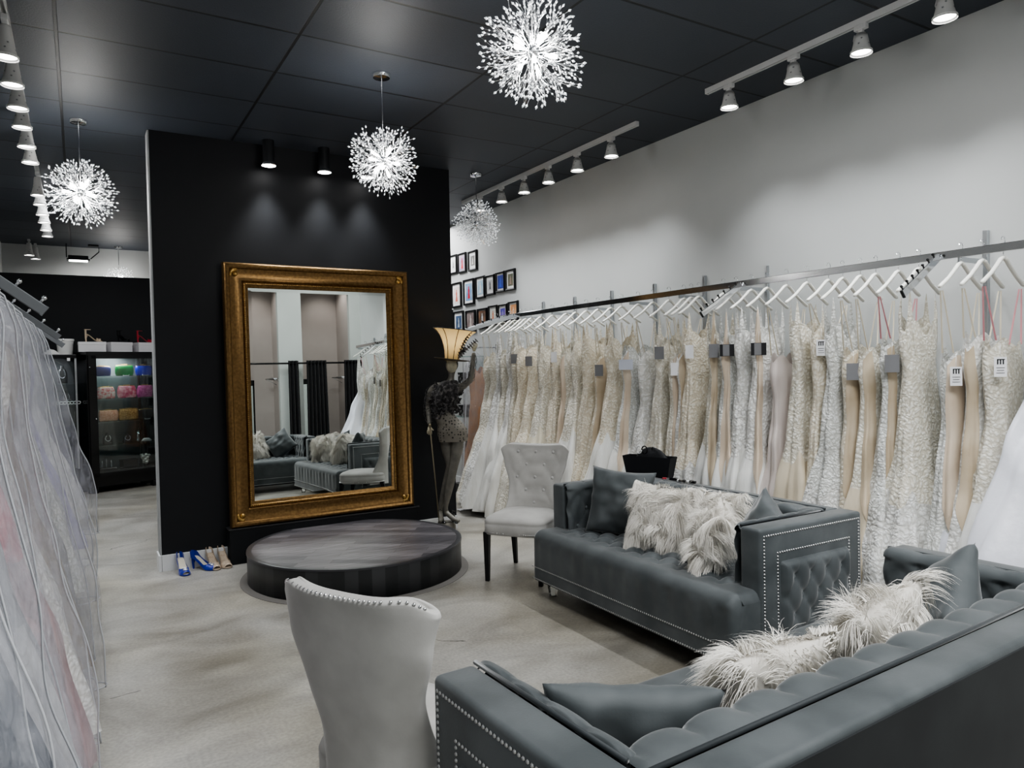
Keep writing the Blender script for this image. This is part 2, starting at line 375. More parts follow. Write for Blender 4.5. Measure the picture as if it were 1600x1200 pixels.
def make_head(drop):
    t = thing('track_spotlight', 'x', 'spotlight', (0, 0, 0), group='track spotlights')
    h = drop
    MB().box((0, 0, -.05), (.034, .075, .03), .004).box((0, 0, -.075), (.02, .03, .03), .003).build('adapter', TRACKM, t, smooth=False)
    m = MB(); n = 20
    prof = [(.026, -.085), (.03, -.10), (.034, -h + .105), (.039, -h + .08), (.044, -h + .055), (.050, -h + .03), (.056, -h + .012), (.060, -h)]
    m.lathe(prof, n, cap0=True, cap1=False)
    m.tube([(.056 * cos(a), .056 * sin(a), -h + .012) for a in [2 * PI * k / 24 for k in range(25)]], .005, 6, cap=False)
    sh_ = m.build('shade', HEADM, t, fixn=False)
    m = MB()
    for k in range(10):
        a = 2 * PI * k / 10 + .3 * (k % 2); z = -h + (.045 if k % 2 else .075); r_ = .047 if k % 2 else .0405; nv = Vector((cos(a), sin(a), .35)); p = Vector((r_ * cos(a), r_ * sin(a), z)) + nv * .001
        q = nv.orthogonal().normalized(); w_ = nv.normalized().cross(q)
        m.poly([p + (q * cos(b) + w_ * sin(b)) * (.008 if j % 2 else .0035) for j, b in enumerate([2 * PI * j / 10 for j in range(10)])])
    m.build('star_hole', GREYMETAL, sh_, smooth=False)
    MB().lathe([(.0, -h + .014), (.035, -h + .010), (.052, -h + .016)], 20, cap0=False, cap1=False).build('bulb', WHITELITE, t)
    MB().tube([(0, .04, -.08), (0, .048, -.11), (0, .036, -.14)], .004, 6).build('swivel_knob', TRACKM, t)
    return t
hr = make_head(.20); hl = make_head(.26)
RY_ = [3.56, 3.03, 2.57, 2.10, 4.86, 5.35, 5.82, 6.265, 6.72, 7.20]
for i, y in enumerate(RY_):
    o = hr if i == 0 else dup(hr)
    o.location = (3.93, y, CZ)
    if i < 4: o['label'] = 'grey perforated spotlight above the gown rack, %s from the closer track end' % ordinal(i)
    else: o['label'] = 'small grey spotlight, %s along the far wall track towards the photo frames' % ordinal(i - 4)
    light('SPOT', 'track_lamp', (3.93, y, CZ - .19), 88, COOL, .05, (4.05, y - .05, .4), 98, 1.0)
LY_ = [4.73, 5.16, 5.59, 6.0, 6.49, 6.95, 8.17, 8.6, 9.13, 9.58, 10.07, 10.49]
for i, y in enumerate(LY_):
    o = hl if i == 0 else dup(hl)
    o.location = (-.29, y, CZ)
    if i < 6: o['label'] = 'grey perforated spotlight over the garment bags, %s in its row going away' % ordinal(i)
    else: o['label'] = 'tiny distant spotlight in the far aisle row, %s of it going away' % ordinal(i - 6)
    if i % 2 == 0 or i < 6: light('SPOT', 'track_lamp', (-.29, y, CZ - .27), 30, COOL, .03, (-.2, y - .1, .4), 92, .7)
for i, (x, y) in enumerate(((-.56, 12.2), (-.5, 12.55))):
    o = dup(hl, (x, y, CZ + .0)); o['label'] = ('small spotlight hanging against the white back wall, upper one', 'small spotlight hanging against the white back wall, lower one')[i]
for y in (3.1, 3.9): light('SPOT', 'track_lamp', (-.29, y, CZ - .27), 26, COOL, .03, (-.2, y - .1, .4), 92, .7)

# black surface downlights washing the mirror wall
def downlight():
    t = thing('cylinder_downlight', 'x', 'downlight', group='downlights in front of the black mirror wall')
    MB().lathe([(.048, 0), (.048, -.21), (.044, -.212), (.042, -.185)], 24, cap0=True, cap1=False).build('housing', BLACKPAINT, t, smooth='auto')
    MB().lathe([(.0, -.222), (.03, -.220), (.058, -.212)], 24, cap0=False, cap1=False).build('lens', WHITELITE, t)
    MB().lathe([(.060, -.195), (.068, -.208), (.066, -.216), (.058, -.214), (.056, -.195), (.060, -.195)], 24, cap0=False, cap1=False).build('trim_ring', CHROME, t)
    return t
dl = downlight()
for i, (x, lb) in enumerate(((1.431, 'black cylinder downlight above the gold mirror, farthest from the chandelier'), (1.909, 'middle black cylinder downlight above the gold mirror'), (2.304, 'black cylinder downlight glowing behind the crystal chandelier'))):
    o = dl if i == 0 else dup(dl)
    o.location = (x, 6.36, CZ); o['label'] = lb
    light('SPOT', 'downlight_lamp', (x, 6.36, CZ - .25), 46, COOL, .05, (x, 6.42, 0), 72, 1.0)

# crystal burst chandeliers
GREYBULB = mat('unlit_bulb', (.6, .6, .6), .3)

def sprig(seed):
    r = random.Random(seed); m = MB(); w = MB()
    R0 = .13 + r.random() * .02
    w.tube([(0, 0, .03), (0, 0, R0)], .0016, 4)
    for k in range(5):
        a = 2 * PI * k / 5 + r.random(); sp = .025 + r.random() * .045; l = .055 + r.random() * .042
        p0 = Vector((0, 0, R0 - .05 + r.random() * .04)); p2 = Vector((sp * cos(a), sp * sin(a), R0 + l)); p1 = (p0 + p2) / 2 - Vector((cos(a), sin(a), 0)) * .01
        w.tube([p0, p1, p2], .0011, 4)
        d = (p2 - p1)
        m.octa(p2, .0062, d, 1.7)
        m.octa(p1.lerp(p2, .45), .0044, d, 1.5)
        if r.random() < .8: m.octa(p0.lerp(p1, .6) + Vector((cos(a), sin(a), 0)) * .003, .0032, d, 1.4)
    return w, m
def sprig_mesh(seed):
    w, m = sprig(seed)
    me2 = bpy.data.meshes.new('beads'); m.bm.to_mesh(me2); m.bm.free()
    off = len(w.bm.faces); w.bm.from_mesh(me2)
    me = bpy.data.meshes.new('crystal_sprig'); w.bm.faces.ensure_lookup_table()
    for i, f in enumerate(w.bm.faces): f.material_index = 1 if i >= off else 0
    w.bm.to_mesh(me); w.bm.free(); bpy.data.meshes.remove(me2)
    me.materials.append(WIRE); me.materials.append(CRYSTAL)
    return me
SPR = [sprig_mesh(s) for s in range(5)]
def chandelier(loc, label, sc=1.0, lit=True, n=72, energy=26):
    cx_, cy_, cz_ = loc
    t = thing('crystal_chandelier', label, 'chandelier', (cx_, cy_, cz_), group='crystal burst chandeliers')
    top = CZ - cz_
    MB().lathe([(.062, top), (.062, top - .012), (.055, top - .026), (.02, top - .03)], 28).build('canopy', CHROME, t, smooth='auto')
    MB().tube([(0, 0, top - .02), (0, 0, 0)], .0035, 6).build('cord', WIRE, t)
    MB().sph((0, 0, 0), .034, u=16, v=10).build('hub', CHROME, t)
    for k in range(9):
        z = 1 - 2 * (k + .5) / 9; a = k * 2.39996; q = math.sqrt(1 - z * z)
        d = Vector((q * cos(a), q * sin(a), z))
        b = MB().lathe([(.006, 0), (.007, .02), (.0105, .028), (.0115, .042), (.0075, .054), (.0, .058)], 10, cap0=True, cap1=False)
        b.xf(Matrix.Translation(d * .055) @ d.to_track_quat('Z', 'Y').to_matrix().to_4x4())
        b.build('bulb', BULB if lit else GREYBULB, t)
    for k in range(n):
        z = 1 - 2 * (k + .5) / n; a = k * 2.39996 + .3; q = math.sqrt(max(0, 1 - z * z))
        d = Vector((q * cos(a), q * sin(a), z)) + Vector((RND.uniform(-.1, .1), RND.uniform(-.1, .1), RND.uniform(-.1, .1)))
        o = bpy.data.objects.new('crystal_sprig', SPR[k % 5]); COL.objects.link(o); o.parent = t
        qs = sc * RND.uniform(.84, 1.06); o.scale = (qs, qs, qs); o.rotation_mode = 'QUATERNION'; o.rotation_quaternion = d.normalized().to_track_quat('Z', 'Y') @ Matrix.Rotation(RND.random() * 6, 3, 'Z').to_quaternion()
    t.scale = (1, 1, 1)
    if sc != 1:
        for c in t.children:
            if c.name.startswith(('bulb', 'hub')): c.scale = (sc, sc, sc)
    if lit: light('POINT', 'chandelier_lamp', (cx_, cy_, cz_), energy, (1, .97, .93), .1)
    return t
chandelier((1.772, 2.731, 3.0), 'large bright crystal burst chandelier at the top, closest to the camera', energy=24)
chandelier((1.782, 4.60, 2.994), 'crystal burst chandelier hanging in front of the black mirror wall')
chandelier((.046, 6.5, 3.009), 'crystal burst chandelier over the aisle between the garment bags and the black wall', 1.13)
chandelier((3.503, 6.5, 3.062), 'dim crystal burst chandelier against the white wall above the framed photos', lit=False)
chandelier((.559, 12.6, 3.03), 'distant crystal chandelier half hidden behind the black partition', n=60, energy=12)

t = thing('flood_light', 'small black flood light hanging from the ceiling by the white back wall', 'flood light', (.03, 12.6, CZ))
MB().box((0, 0, -.20), (.26, .14, .05), .01).box((0, 0, -.235), (.30, .17, .02), .005).build('housing', BLACKGLOSS, t, smooth=False)
MB().box((0, 0, -.248), (.24, .12, .012), .003).build('lens', WHITELITE, t, smooth=False)
MB().tube([(.16, 0, -.21), (.22, 0, -.15), (.27, 0, -.10), (.27, 0, -.03)], .008, 6).build('cable', BLACKPAINT, t)
MB().box((.2, 0, -.012), (.14, .1, .024), .004).tube([(-.15, 0, -.2), (-.15, 0, 0)], .008, 6).build('bracket', BLACKPAINT, t, smooth=False)
light('SPOT', 'flood_lamp', (.03, 12.6, CZ - .27), 30, (1, .97, .9), .08, (.2, 12.85, 1.5), 120, .8)

# area fills added for general brightness, plus spots in the booths
light('AREA', 'front_fill', (1.6, -1.2, 4.75), 190, (.97, .99, 1), 2.4, (1.6, -1.0, 0), sy=2.0)  # unseen soft fill added behind the camera, no real fixture
light('AREA', 'front_fill', (5.2, -2.2, 4.75), 60, (1, .98, .96), 1.2, (5.2, -2.3, 0), sy=1.2)
for x in (.2, 1.85, 3.6, 5.34): light('SPOT', 'booth_lamp', (x + .35, YF - .7, 4.35), 50, (1, .92, .88), .08, (x + .3, YF - 1.0, 0), 110, .8)
light('AREA', 'aisle_fill', (.2, 9.2, 3.5), 36, (.98, .99, 1), 1.1, (.2, 9.2, 0), sy=1.6)  # soft fill added over the aisle, not a fixture
light('AREA', 'rear_fill', (3.7, 9.0, 3.5), 40, (.98, .99, 1), 1.0, (3.9, 8.8, 0), sy=1.0)  # added fill to brighten the far end by the white wall
light('AREA', 'salon_fill', (2.0, 1.0, 3.5), 42, (.97, .99, 1), 1.6, (2.0, 1.6, 0), sy=.9)  # unseen fill added above the sofas, no panel here
w = bpy.data.worlds.new('dim_room'); SC.world = w; w.use_nodes = True
w.node_tree.nodes['Background'].inputs[0].default_value = (.5, .55, .6, 1); w.node_tree.nodes['Background'].inputs[1].default_value = .1
SC.view_settings.view_transform = 'AgX'
SC.view_settings.look = 'AgX - Medium High Contrast'
SC.view_settings.exposure = 0.2
SC.cycles.max_bounces = 8; SC.cycles.diffuse_bounces = 4; SC.cycles.transparent_max_bounces = 16
SC.cycles.sample_clamp_indirect = 6; SC.cycles.use_denoising = True
# ------------------------------------------------------------------ tufted upholstery
def tuft(x, y, ax_, ay_):
    u, v = x / ax_, y / ay_
    s, d = u + v, u - v
    a, b = abs(sin(PI * s)), abs(sin(PI * d))
    r2 = ((s - round(s)) ** 2 + (d - round(d)) ** 2)
    return .5 * (a * b) ** .45 + .5 * (1 - math.exp(-r2 / .035))
def lattice(x0, x1, y0, y1, ax_, ay_):
    out = []
    for i in range(-60, 61):
        for j in range(-60, 61):
            x, y = ax_ * (i + j) / 2, ay_ * (i - j) / 2
            if x0 <= x <= x1 and y0 <= y <= y1: out.append((x, y))
    return out
BTN = None
def button(parent, loc, nrm, m, r=.0145):
    b = MB().sph((0, 0, 0), r, (1, 1, .55), 10, 6)
    q = Vector(nrm).normalized().to_track_quat('Z', 'Y')
    b.xf(Matrix.Translation(loc) @ q.to_matrix().to_4x4())
    return b.build('button', m, parent)
def tuft_panel(name, parent, M, w, h, ax_, ay_, depth, m, bm_, edge=.02, ox=0., oy=0., sharp=.012, label=None):
    """a buttoned pad, local x/y in the panel plane, +z out of it"""
    def f(u, v):
        x, y = (u - .5) * w, (v - .5) * h
        e = min(w / 2 - abs(x), h / 2 - abs(y))
        k = math.sqrt(max(0, 1 - (1 - min(1, e / edge)) ** 2))
        return M @ Vector((x, y, k * depth * (.35 + .65 * tuft(x - ox, y - oy, ax_, ay_))))
    nx, ny = max(8, int(w / sharp)), max(8, int(h / sharp))
    o = MB().grid(f, nx, ny).build(name, m, parent, label=label)
    nrm = M.to_3x3() @ Vector((0, 0, 1))
    for x, y in lattice(-w / 2 + .025 - ox, w / 2 - .025 - ox, -h / 2 + .025 - oy, h / 2 - .025 - oy, ax_, ay_):
        button(o, M @ Vector((x + ox, y + oy, depth * .36)), nrm, bm_)
    return o
def bolster(name, parent, M, length, ax_=.17, zlo=.44, ztop=.782, depth=.10):
    """inner back or arm pad: tufted face that rolls over the top to a piping line. local: x along, -y is the sitter's side, z up"""
    R_ = .05; zf = ztop - R_
    path = [(-depth, zlo + (zf - zlo) * k / 16) for k in range(17)]
    path += [(-depth + R_ - R_ * cos(a), zf + R_ * sin(a)) for a in [PI / 2 * k / 7 for k in range(1, 8)]]
    path += [(-depth + R_ + (depth - R_) * k / 5, ztop - .012 * (k / 5) ** 2) for k in range(1, 6)]
    n = len(path)
    def f(u, v):
        x = (u - .5) * length
        i = v * (n - 1); k = min(n - 2, int(i)); t = i - k
        y, z = lerp(path[k][0], path[k + 1][0], t), lerp(path[k][1], path[k + 1][1], t)
        cr = abs(sin(PI * x / ax_)) ** .5
        if z < zf:
            h = tuft(x, z - .60, ax_, .24); g = sstep(zf - .06, zf, z); h = lerp(h, cr, g)
        else: h = cr
        e = min(1, (length / 2 - abs(x)) / .03)
        d = .026 * (h - 1) * (1 if z < zf else lerp(1, .25, sstep(-depth + R_, -.02, y))) - .012 * (1 - math.sqrt(max(0, 1 - (1 - e) ** 2)))
        ny = -1 if z < zf else -cos(min(PI / 2, (y + depth) / R_ * PI / 2)) if y < -depth + R_ else 0
        nz = math.sqrt(max(0, 1 - ny * ny))
        return M @ Vector((x, y - ny * -d if False else y + ny * d * 1.0, z + nz * d))
    o = MB().grid(f, max(20, int(length / .013)), 44).build(name, VELVET, parent)
    for x, y in lattice(-length / 2 + .04, length / 2 - .04, -.13, .10, ax_, .24):
        p = M @ Vector((x, -depth + .018, y + .60)); button(o, p, M.to_3x3() @ Vector((0, -1, 0)), BUTTON, .012)
    MB().tube([M @ Vector((-length / 2, .0, ztop - .012)), M @ Vector((0, .0, ztop - .012)), M @ Vector((length / 2, .0, ztop - .012))], .007, 8).build('piping', PIPING, o)
    return o
def sofa(name, label, L_, loc, rotz):
    t = thing(name, label, 'sofa', loc, rotz, 'tufted grey velvet sofas')
    T = .765; F = -.41; Bk = .41; a2 = L_ / 2
    # frame pieces
    for s in (-1, 1):
        arm = MB().box((s * (a2 - .065), 0, .4425), (.13, .82, .645), .018, seg=3).build('arm', VELVET, t)
        xo = s * (a2 + .0012)
        for y0, y1, z0, z1 in ((F + .03, Bk - .03, .145, T - .035), (F + .13, Bk - .115, .175, T - .13)):
            MB().nails([(xo, y0, z0), (xo, y0, z1), (xo, y1, z1), (xo, y1, z0)], (s, 0, 0)).build('nailhead_trim', NAIL, arm)
        M = Matrix.Translation((s * (a2 - .002), .0075, .385)) @ Matrix(((0, 0, s, 0), (s, 0, 0, 0), (0, 1, 0, 0), (0, 0, 0, 1)))
        tuft_panel('outer_panel', arm, M, .535, .41, .125, .20, .045, VELVET, BUTTON, .035, oy=.02)
        Mi = Matrix.Translation((s * (a2 - .13), -.085, 0)) @ Matrix.Rotation(s * PI / 2 * -1, 4, 'Z')
        bolster('arm_cushion', arm, Mi, .63, .155, depth=.06)
    bk = MB().box((0, .343, .4425), (L_ - .2595, .126, .643), .018, seg=3).build('backrest', VELVET, t)
    M = Matrix.Translation((0, .285, 0))
    bolster('back_cushion', bk, M, L_ - .27, .17, depth=.13)
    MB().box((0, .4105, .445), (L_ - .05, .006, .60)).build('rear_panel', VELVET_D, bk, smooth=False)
    # seat: full-width rounded front, buttoned top
    Wt = .46; FY = -.60; r = .07
    path = [(FY, .115 + (Wt - r - .115) * k / 10) for k in range(11)]
    path += [(FY + r - r * cos(a), Wt - r + r * sin(a)) for a in [PI / 2 * k / 8 for k in range(1, 9)]]
    ny = 62
    path += [(FY + r + (.22 - FY - r) * k / ny, Wt) for k in range(1, ny + 1)]
    def shrink(x):
        e = a2 - .006 - abs(x); e = min(e, .05) / .05
        return .05 * (1 - math.sqrt(max(0, 1 - (1 - e) ** 2)))
    def f(u, v):
        x = (u - .5) * 2 * (a2 - .006)
        y, z = path[int(round(v * (len(path) - 1)))]
        sh = shrink(x)
        front = y < FY + .001
        if y > FY + .10:
            g = sstep(FY + .10, FY + .22, y) * sstep(0, .1, a2 - .15 - abs(x))
            z += g * .075 * (tuft(x, y, .155, .185) - .82)
        if y < FY + r: y += sh
        z2 = z - sh * sstep(.2, Wt, z)
        if front: y += .006 * math.sin(x * 31) * math.sin(x * 17) * sstep(.12, .4, z)
        return Vector((x, y, z2))
    mb = MB(); nu = int(L_ / .014)
    mb.grid(f, nu, len(path) - 1)
    for s in (0, 1):
        side = [f(s, k / (len(path) - 1)) for k in range(len(path))]
        mb.poly(side + [Vector((side[0].x, .22, .115))])
    st = mb.build('seat', VELVET, t, weld=.0005)
    for x, y in lattice(-a2 + .24, a2 - .24, -.40, .10, .155, .185): button(st, (x, y, Wt - .052), (0, 0, 1), BUTTON, .012)
    for z in (.205, .125): MB().nails([(-a2 + .02, FY - .001, z), (a2 - .02, FY - .001, z)], (0, -1, 0), .0165, .0055).build('nailhead_trim', NAIL, st)
    for s in (-1, 1):
        for z in (.205, .125): MB().nails([(s * (a2 - .006), FY + .06, z), (s * (a2 - .006), F - .02, z)], (s, 0, 0), .0165, .0055).build('nailhead_trim', NAIL, st)
    MB().box((0, -.10, .108), (L_ - .04, .94, .02)).build('bottom_panel', BLACKPAINT, t, smooth=False)
    for x in (-a2 + .12, a2 - .12):
        for y in (-.50, .33):
            MB().rings([[(x + sx * q, y + sy * q, z) for sx, sy in ((-1, -1), (1, -1), (1, 1), (-1, 1))] for q, z in ((.019, .0), (.03, .10))], True, True, True).build('leg', ACRYLIC, t, smooth=False)
    return t
S1 = ((3.285, 3.365), math.radians(-90.3), 1.85)
S2 = ((2.01, 1.445), math.radians(182.4), 2.38)
sofa('tufted_sofa', 'slate velvet tufted sofa in front of the white gowns, arm end facing the camera', S1[2], (*S1[0], 0), S1[1])
sofa('tufted_sofa', 'slate velvet tufted sofa seen from behind with its back towards the camera', S2[2], (*S2[0], 0), S2[1])

# ------------------------------------------------------------------ chairs
def chair(label, loc, face):
    """local: sitter faces -y"""
    t = thing('dining_chair', label, 'chair', loc, math.atan2(face[1], face[0]) + PI / 2, 'light grey tufted chairs')
    def seatf(k, w, d, y0=-.25):
        return [( (w / 2) * (1 - .14 * max(0, sin(a))) * math.copysign(abs(cos(a)) ** .35, cos(a)), y0 + d / 2 + (d / 2) * math.copysign(abs(sin(a)) ** .35, sin(a)) - (.03 if sin(a) > 0 else 0), k) for a in [2 * PI * i / 56 for i in range(56)]]
    rs = [seatf(.355, .49, .55, -.30), seatf(.36, .50, .56, -.305), seatf(.43, .505, .565, -.308), seatf(.438, .497, .555, -.303), seatf(.446, .505, .565, -.308), seatf(.465, .49, .55, -.30), seatf(.482, .44, .50, -.275), seatf(.492, .33, .38, -.215), seatf(.497, .16, .19, -.12)]
    st = MB().rings(rs, True, True, True).build('seat', GREYVEL, t)
    tr = MB()
    for a in range(150):
        an = 2 * PI * a / 150
        c_, s_ = math.copysign(abs(cos(an)) ** .35, cos(an)), math.copysign(abs(sin(an)) ** .35, sin(an))
        tr.nail((c_ * .2515 * (1 - .14 * max(0, sin(an))), -.0255 + s_ * .2815 - (.03 if s_ > 0 else 0), .372), (c_, s_, 0), .006)
    tr.build('nailhead_trim', NAIL, st)
    HW = [(0, .245), (.12, .225), (.32, .205), (.5, .215), (.75, .265), (.92, .29), (1, .285)]
    Z0, Z1 = .335, 1.005
    N = 96
    def loop(tt, shr=0.0, thk=1.0):
        z = Z0 + (Z1 - Z0) * tt
        hw = interp(HW, tt) - shr
        th = (.075 - .015 * tt) * thk
        yc = .215 + .085 * max(0, tt - .15) ** 1.3
        wing = lerp(.13, .035, sstep(.05, .55, tt)) + .03 * sstep(.7, 1, tt)
        pts = []
        for i in range(N):
            a = 2 * PI * i / N
            x = hw * math.copysign(abs(cos(a)) ** .5, cos(a)); y = th / 2 * math.copysign(abs(sin(a)) ** .55, sin(a))
            q = abs(x) / max(hw, .01)
            yy = yc + y - wing * max(0, (q - .25) / .75) ** 2.2
            zz = z - .02 * sstep(.85, 1, tt) * (1 - q ** 2) - .045 * sstep(.86, 1, tt) * (max(0, q - .72) / .28) ** 2
            if sin(a) < -.15 and tt > .25 and q < .85:       # tufted inner face
                h = tuft(x, z - .72, .15, .20)
                yy -= .020 * (h - .55) * sstep(.25, .33, tt) * sstep(.93, .86, tt) * sstep(.85, .65, q)
            pts.append((x, yy, zz))
        return pts
    rs = [loop(k / 60) for k in range(59)]
    for k in range(1, 8):
        a = PI / 2 * k / 7
        rs.append(loop(58 / 60 + .022 * sin(a), .03 * (1 - cos(a)), max(.12, cos(a))))
    bk = MB().rings(rs, True, True, True).build('backrest', GREYVEL, t)
    for x, z in lattice(-.17, .17, -.2, .2, .15, .20):
        tt = (z + .72 - Z0) / (Z1 - Z0); hw = interp(HW, tt)
        if abs(x) > hw * .72: continue
        wing = lerp(.13, .035, sstep(.05, .55, tt)) + .03 * sstep(.7, 1, tt)
        y = .215 + .085 * max(0, tt - .15) ** 1.3 - (.075 - .015 * tt) / 2 - wing * max(0, (abs(x) / hw - .25) / .75) ** 2.2
        button(bk, (x, y + .004, z + .72), (0, -1, .1), GREYBTN, .0125)
    tr = MB(); prev = None
    def edgept(tt, s, back=.6):
        lp = loop(tt); i = int(N * .035) if s > 0 else int(N * .465)
        return Vector(lp[i])
    ed = [edgept(k / 40, 1) for k in range(3, 39)]
    el = [edgept(k / 40, -1) for k in range(3, 39)]
    topl = loop(58 / 60 + .012, .008, .8)
    ti = [Vector(topl[i]) + Vector((0, .004, .002)) for i in range(int(N * .04), int(N * .47), 2)]
    for pts in (ti,):
        for a, b in zip(pts, pts[1:]):
            n = max(1, int((b - a).length / .017))
            for k in range(n):
                p = a.lerp(b, k / n); nn = Vector((p.x * 1.2, .16, .3 if pts is ti else 0))
                tr.nail(p + nn.normalized() * .002, nn, .0055)
    tr.build('nailhead_trim', NAIL, bk)
    for sx in (-1, 1):
        def leg(p0, p1, w0, w1):
            MB().rings([[(p[0] + a * w, p[1] + b * w, p[2]) for a, b in ((-1, -1), (1, -1), (1, 1), (-1, 1))] for p, w in ((p1, w1), (p0, w0))], True, True, True).build('leg', BLACKWOOD, t, smooth=False)
        leg((sx * .215, -.262, .37), (sx * .213, -.270, 0), .022, .014)
        leg((sx * .19, .20, .37), (sx * .20, .265, 0), .022, .014)
    return t
chair('light grey tufted velvet chair facing out beside the arm of the sofa by the gowns', (2.93, 4.74, 0), (-.80, -.60))
chair('light grey velvet chair seen from behind in front of the round platform', (.86, 2.11, 0), (.88, .47))

# ------------------------------------------------------------------ pillows
def pillow_shape(m, w, h, th, nu=36, nv=36, seed=0, wr=.006, pinch=.09):
    def side(s):
        def f(u, v):
            a, b = 2 * u - 1, 2 * v - 1
            x = w / 2 * a * (1 - pinch * (1 - b * b)); z = h / 2 * b * (1 - pinch * (1 - a * a))
            k = (max(0, (1 - a * a)) * max(0, (1 - b * b))) ** .42
            n = noise.noise(Vector((x * 9 + seed, z * 9, s * 3))) * wr + noise.noise(Vector((x * 4 + z * 14 + seed, z * 5 - x * 10, s * 5))) * wr
            return Vector((x, s * (th / 2 * k) + n * min(1, k * 2), z))
        return f
    m.grid(side(1), nu, nv); m.grid(side(-1), nu, nv)
    return m
def place_mat(center, face, lean, roll=0.0):
    """orientation: local -y faces `face` (xy), leaning back by `lean`"""
    rz = math.atan2(face[1], face[0]) + PI / 2
    return Matrix.Translation(center) @ Matrix.Rotation(rz, 4, 'Z') @ Matrix.Rotation(-lean, 4, 'X') @ Matrix.Rotation(roll, 4, 'Y')
def velvet_pillow(label, center, face, lean, w=.45, h=.45, th=.17, roll=0.0, seed=0):
    o = pillow_shape(MB(), w, h, th, seed=seed, wr=.017).build('throw_pillow', VELVET, weld=.0004)
    o.matrix_world = place_mat(center, face, lean, roll)
    tag(o, label, 'pillow', 'slate velvet pillows on the sofas')
    return o
def fur_pillow(label, center, face, lean, w=.42, h=.42, th=.16, roll=0.0, n=7800, seed=0, length=.10):
    M = place_mat(center, face, lean, roll)
    t = thing('fur_pillow', label, 'pillow', center, 0, 'white fur pillows on the sofas')
    Mi = Matrix.Translation(-Vector(center)) @ M
    pillow_shape(MB(), w * .94, h * .94, th, 20, 20, seed).xf(Mi).build('cushion', FURB, t, weld=.0004)
    r = random.Random(seed); m = MB(); g = Vector((0, 0, -1))
    clumps = [(r.uniform(-1, 1), r.uniform(-1, 1), Vector((r.uniform(-1, 1), r.uniform(-1, 1), r.uniform(-1, 1)))) for _ in range(60)]
    for k in range(n):
        a, b = r.uniform(-1, 1), r.uniform(-1, 1); s = -1 if r.random() < .78 else 1
        if r.random() < .16:
            if r.random() < .5: a = math.copysign(1 - r.random() * .06, a)
            else: b = math.copysign(1 - r.random() * .06, b)
        x = w / 2 * a * (1 - .09 * (1 - b * b)); z = h / 2 * b * (1 - .09 * (1 - a * a)); kk = ((1 - a * a) * (1 - b * b)) ** .42
        p = Mi @ Vector((x, s * th / 2 * kk, z))
        nrm = (Mi.to_3x3() @ Vector((a * .9 * (1 - kk * .6), s * (kk * .8 + .2), b * .9 * (1 - kk * .6)))).normalized()
        cl = min(clumps, key=lambda c: (c[0] - a) ** 2 + (c[1] - b) ** 2)[2]
        d = (nrm * .62 + cl * .8 + g * .25 + Vector((r.uniform(-1, 1), r.uniform(-1, 1), r.uniform(-1, 1))) * .22).normalized()
        l = length * r.uniform(.55, 1.2); seg = 4; wd = .0017 * r.uniform(.7, 1.3)
        sd = d.cross(nrm.cross(Vector((r.random(), r.random(), r.random())))).normalized()
        last = None
        for i in range(seg + 1):
            q = i / seg; ww = wd * (1 - q * .85)
            v0, v1 = m.bm.verts.new(p - sd * ww), m.bm.verts.new(p + sd * ww)
            if last: m.bm.faces.new((last[0], last[1], v1, v0))
            last = (v0, v1)
            d = (d + g * .48 + cl * .14).normalized(); p = p + d * l / seg
    m.build('fur', FUR, t, fixn=False)
    return t
velvet_pillow('slate velvet pillow propped at the far arm of the sofa by the gowns', (3.13, 3.84, .665), (-.87, -.5), .22, .46, .46, seed=1, roll=.06)
fur_pillow('shaggy white fur pillow in the middle of the sofa by the gowns, largest one', (3.08, 3.38, .65), (-.9, -.43), .30, .42, .42, seed=2, roll=.06)
fur_pillow('white fur pillow wedged behind two other fur pillows on the sofa by the gowns', (3.30, 3.10, .645), (-.95, .1), .25, .36, .36, seed=3, n=5200, roll=-.1)
fur_pillow('tilted white fur pillow beside the sofa arm with the tufted outer panel', (2.99, 2.89, .635), (-.72, .60), .35, .36, .40, seed=4, roll=.25)
velvet_pillow('slate velvet pillow peeking over the near arm of the sofa by the gowns', (3.27, 2.77, .635), (-.85, .45), .3, .40, .40, seed=5, roll=.35)
velvet_pillow('slate velvet pillow in the arm corner of the sofa seen from behind', (1.20, 1.46, .605), (.55, .85), .40, .46, .42, .18, seed=6, roll=-.05)
fur_pillow('white fur pillow on the sofa seen from behind, beside its corner velvet pillow', (1.76, 1.50, .60), (.05, 1), .55, .44, .40, seed=7)
fur_pillow('white fur pillow on the sofa seen from behind, next to its pointed velvet pillow', (2.31, 1.50, .64), (-.1, 1), .50, .42, .42, seed=8, roll=.2)
velvet_pillow('slate velvet pillow standing on its corner on the sofa seen from behind', (2.76, 1.50, .655), (-.62, .75), .42, .40, .40, .2, seed=9, roll=.72)

# things on the back of the first sofa
t = thing('gift_bag', 'black paper bag with ribbon loops on the sofa back by the gowns', 'bag', (3.61, 4.08, .767), math.radians(112))
MB().rings([[(x * w, y * d, z) for x, y in ((-1, -1), (1, -1), (1, 1), (-1, 1))] for w, d, z in ((.165, .05, 0), (.18, .055, .08), (.195, .06, .155), (.192, .057, .153), (.16, .045, .01))], True, True, True).build('body', BLACKPAINT, t, smooth=False)
MB().rings([[(.14 * cos(a) * k - .02, .035 * sin(a) * k, .11 + .10 * math.sqrt(max(0, 1 - k * k)) * (1 + .15 * sin(3 * a))) for a in [2 * PI * i / 20 for i in range(20)]] for k in (1, .85, .6, .3, .05)], True).build('tissue', BLACKPAINT, t)
for x in (.03, .075):
    MB().tube([(x + .022 * cos(a), .02, .20 + .028 * sin(a)) for a in [2 * PI * k / 14 for k in range(15)]], .005, 6).build('ribbon_loop', WHITEPL if x > .05 else BLACKGLOSS, t)
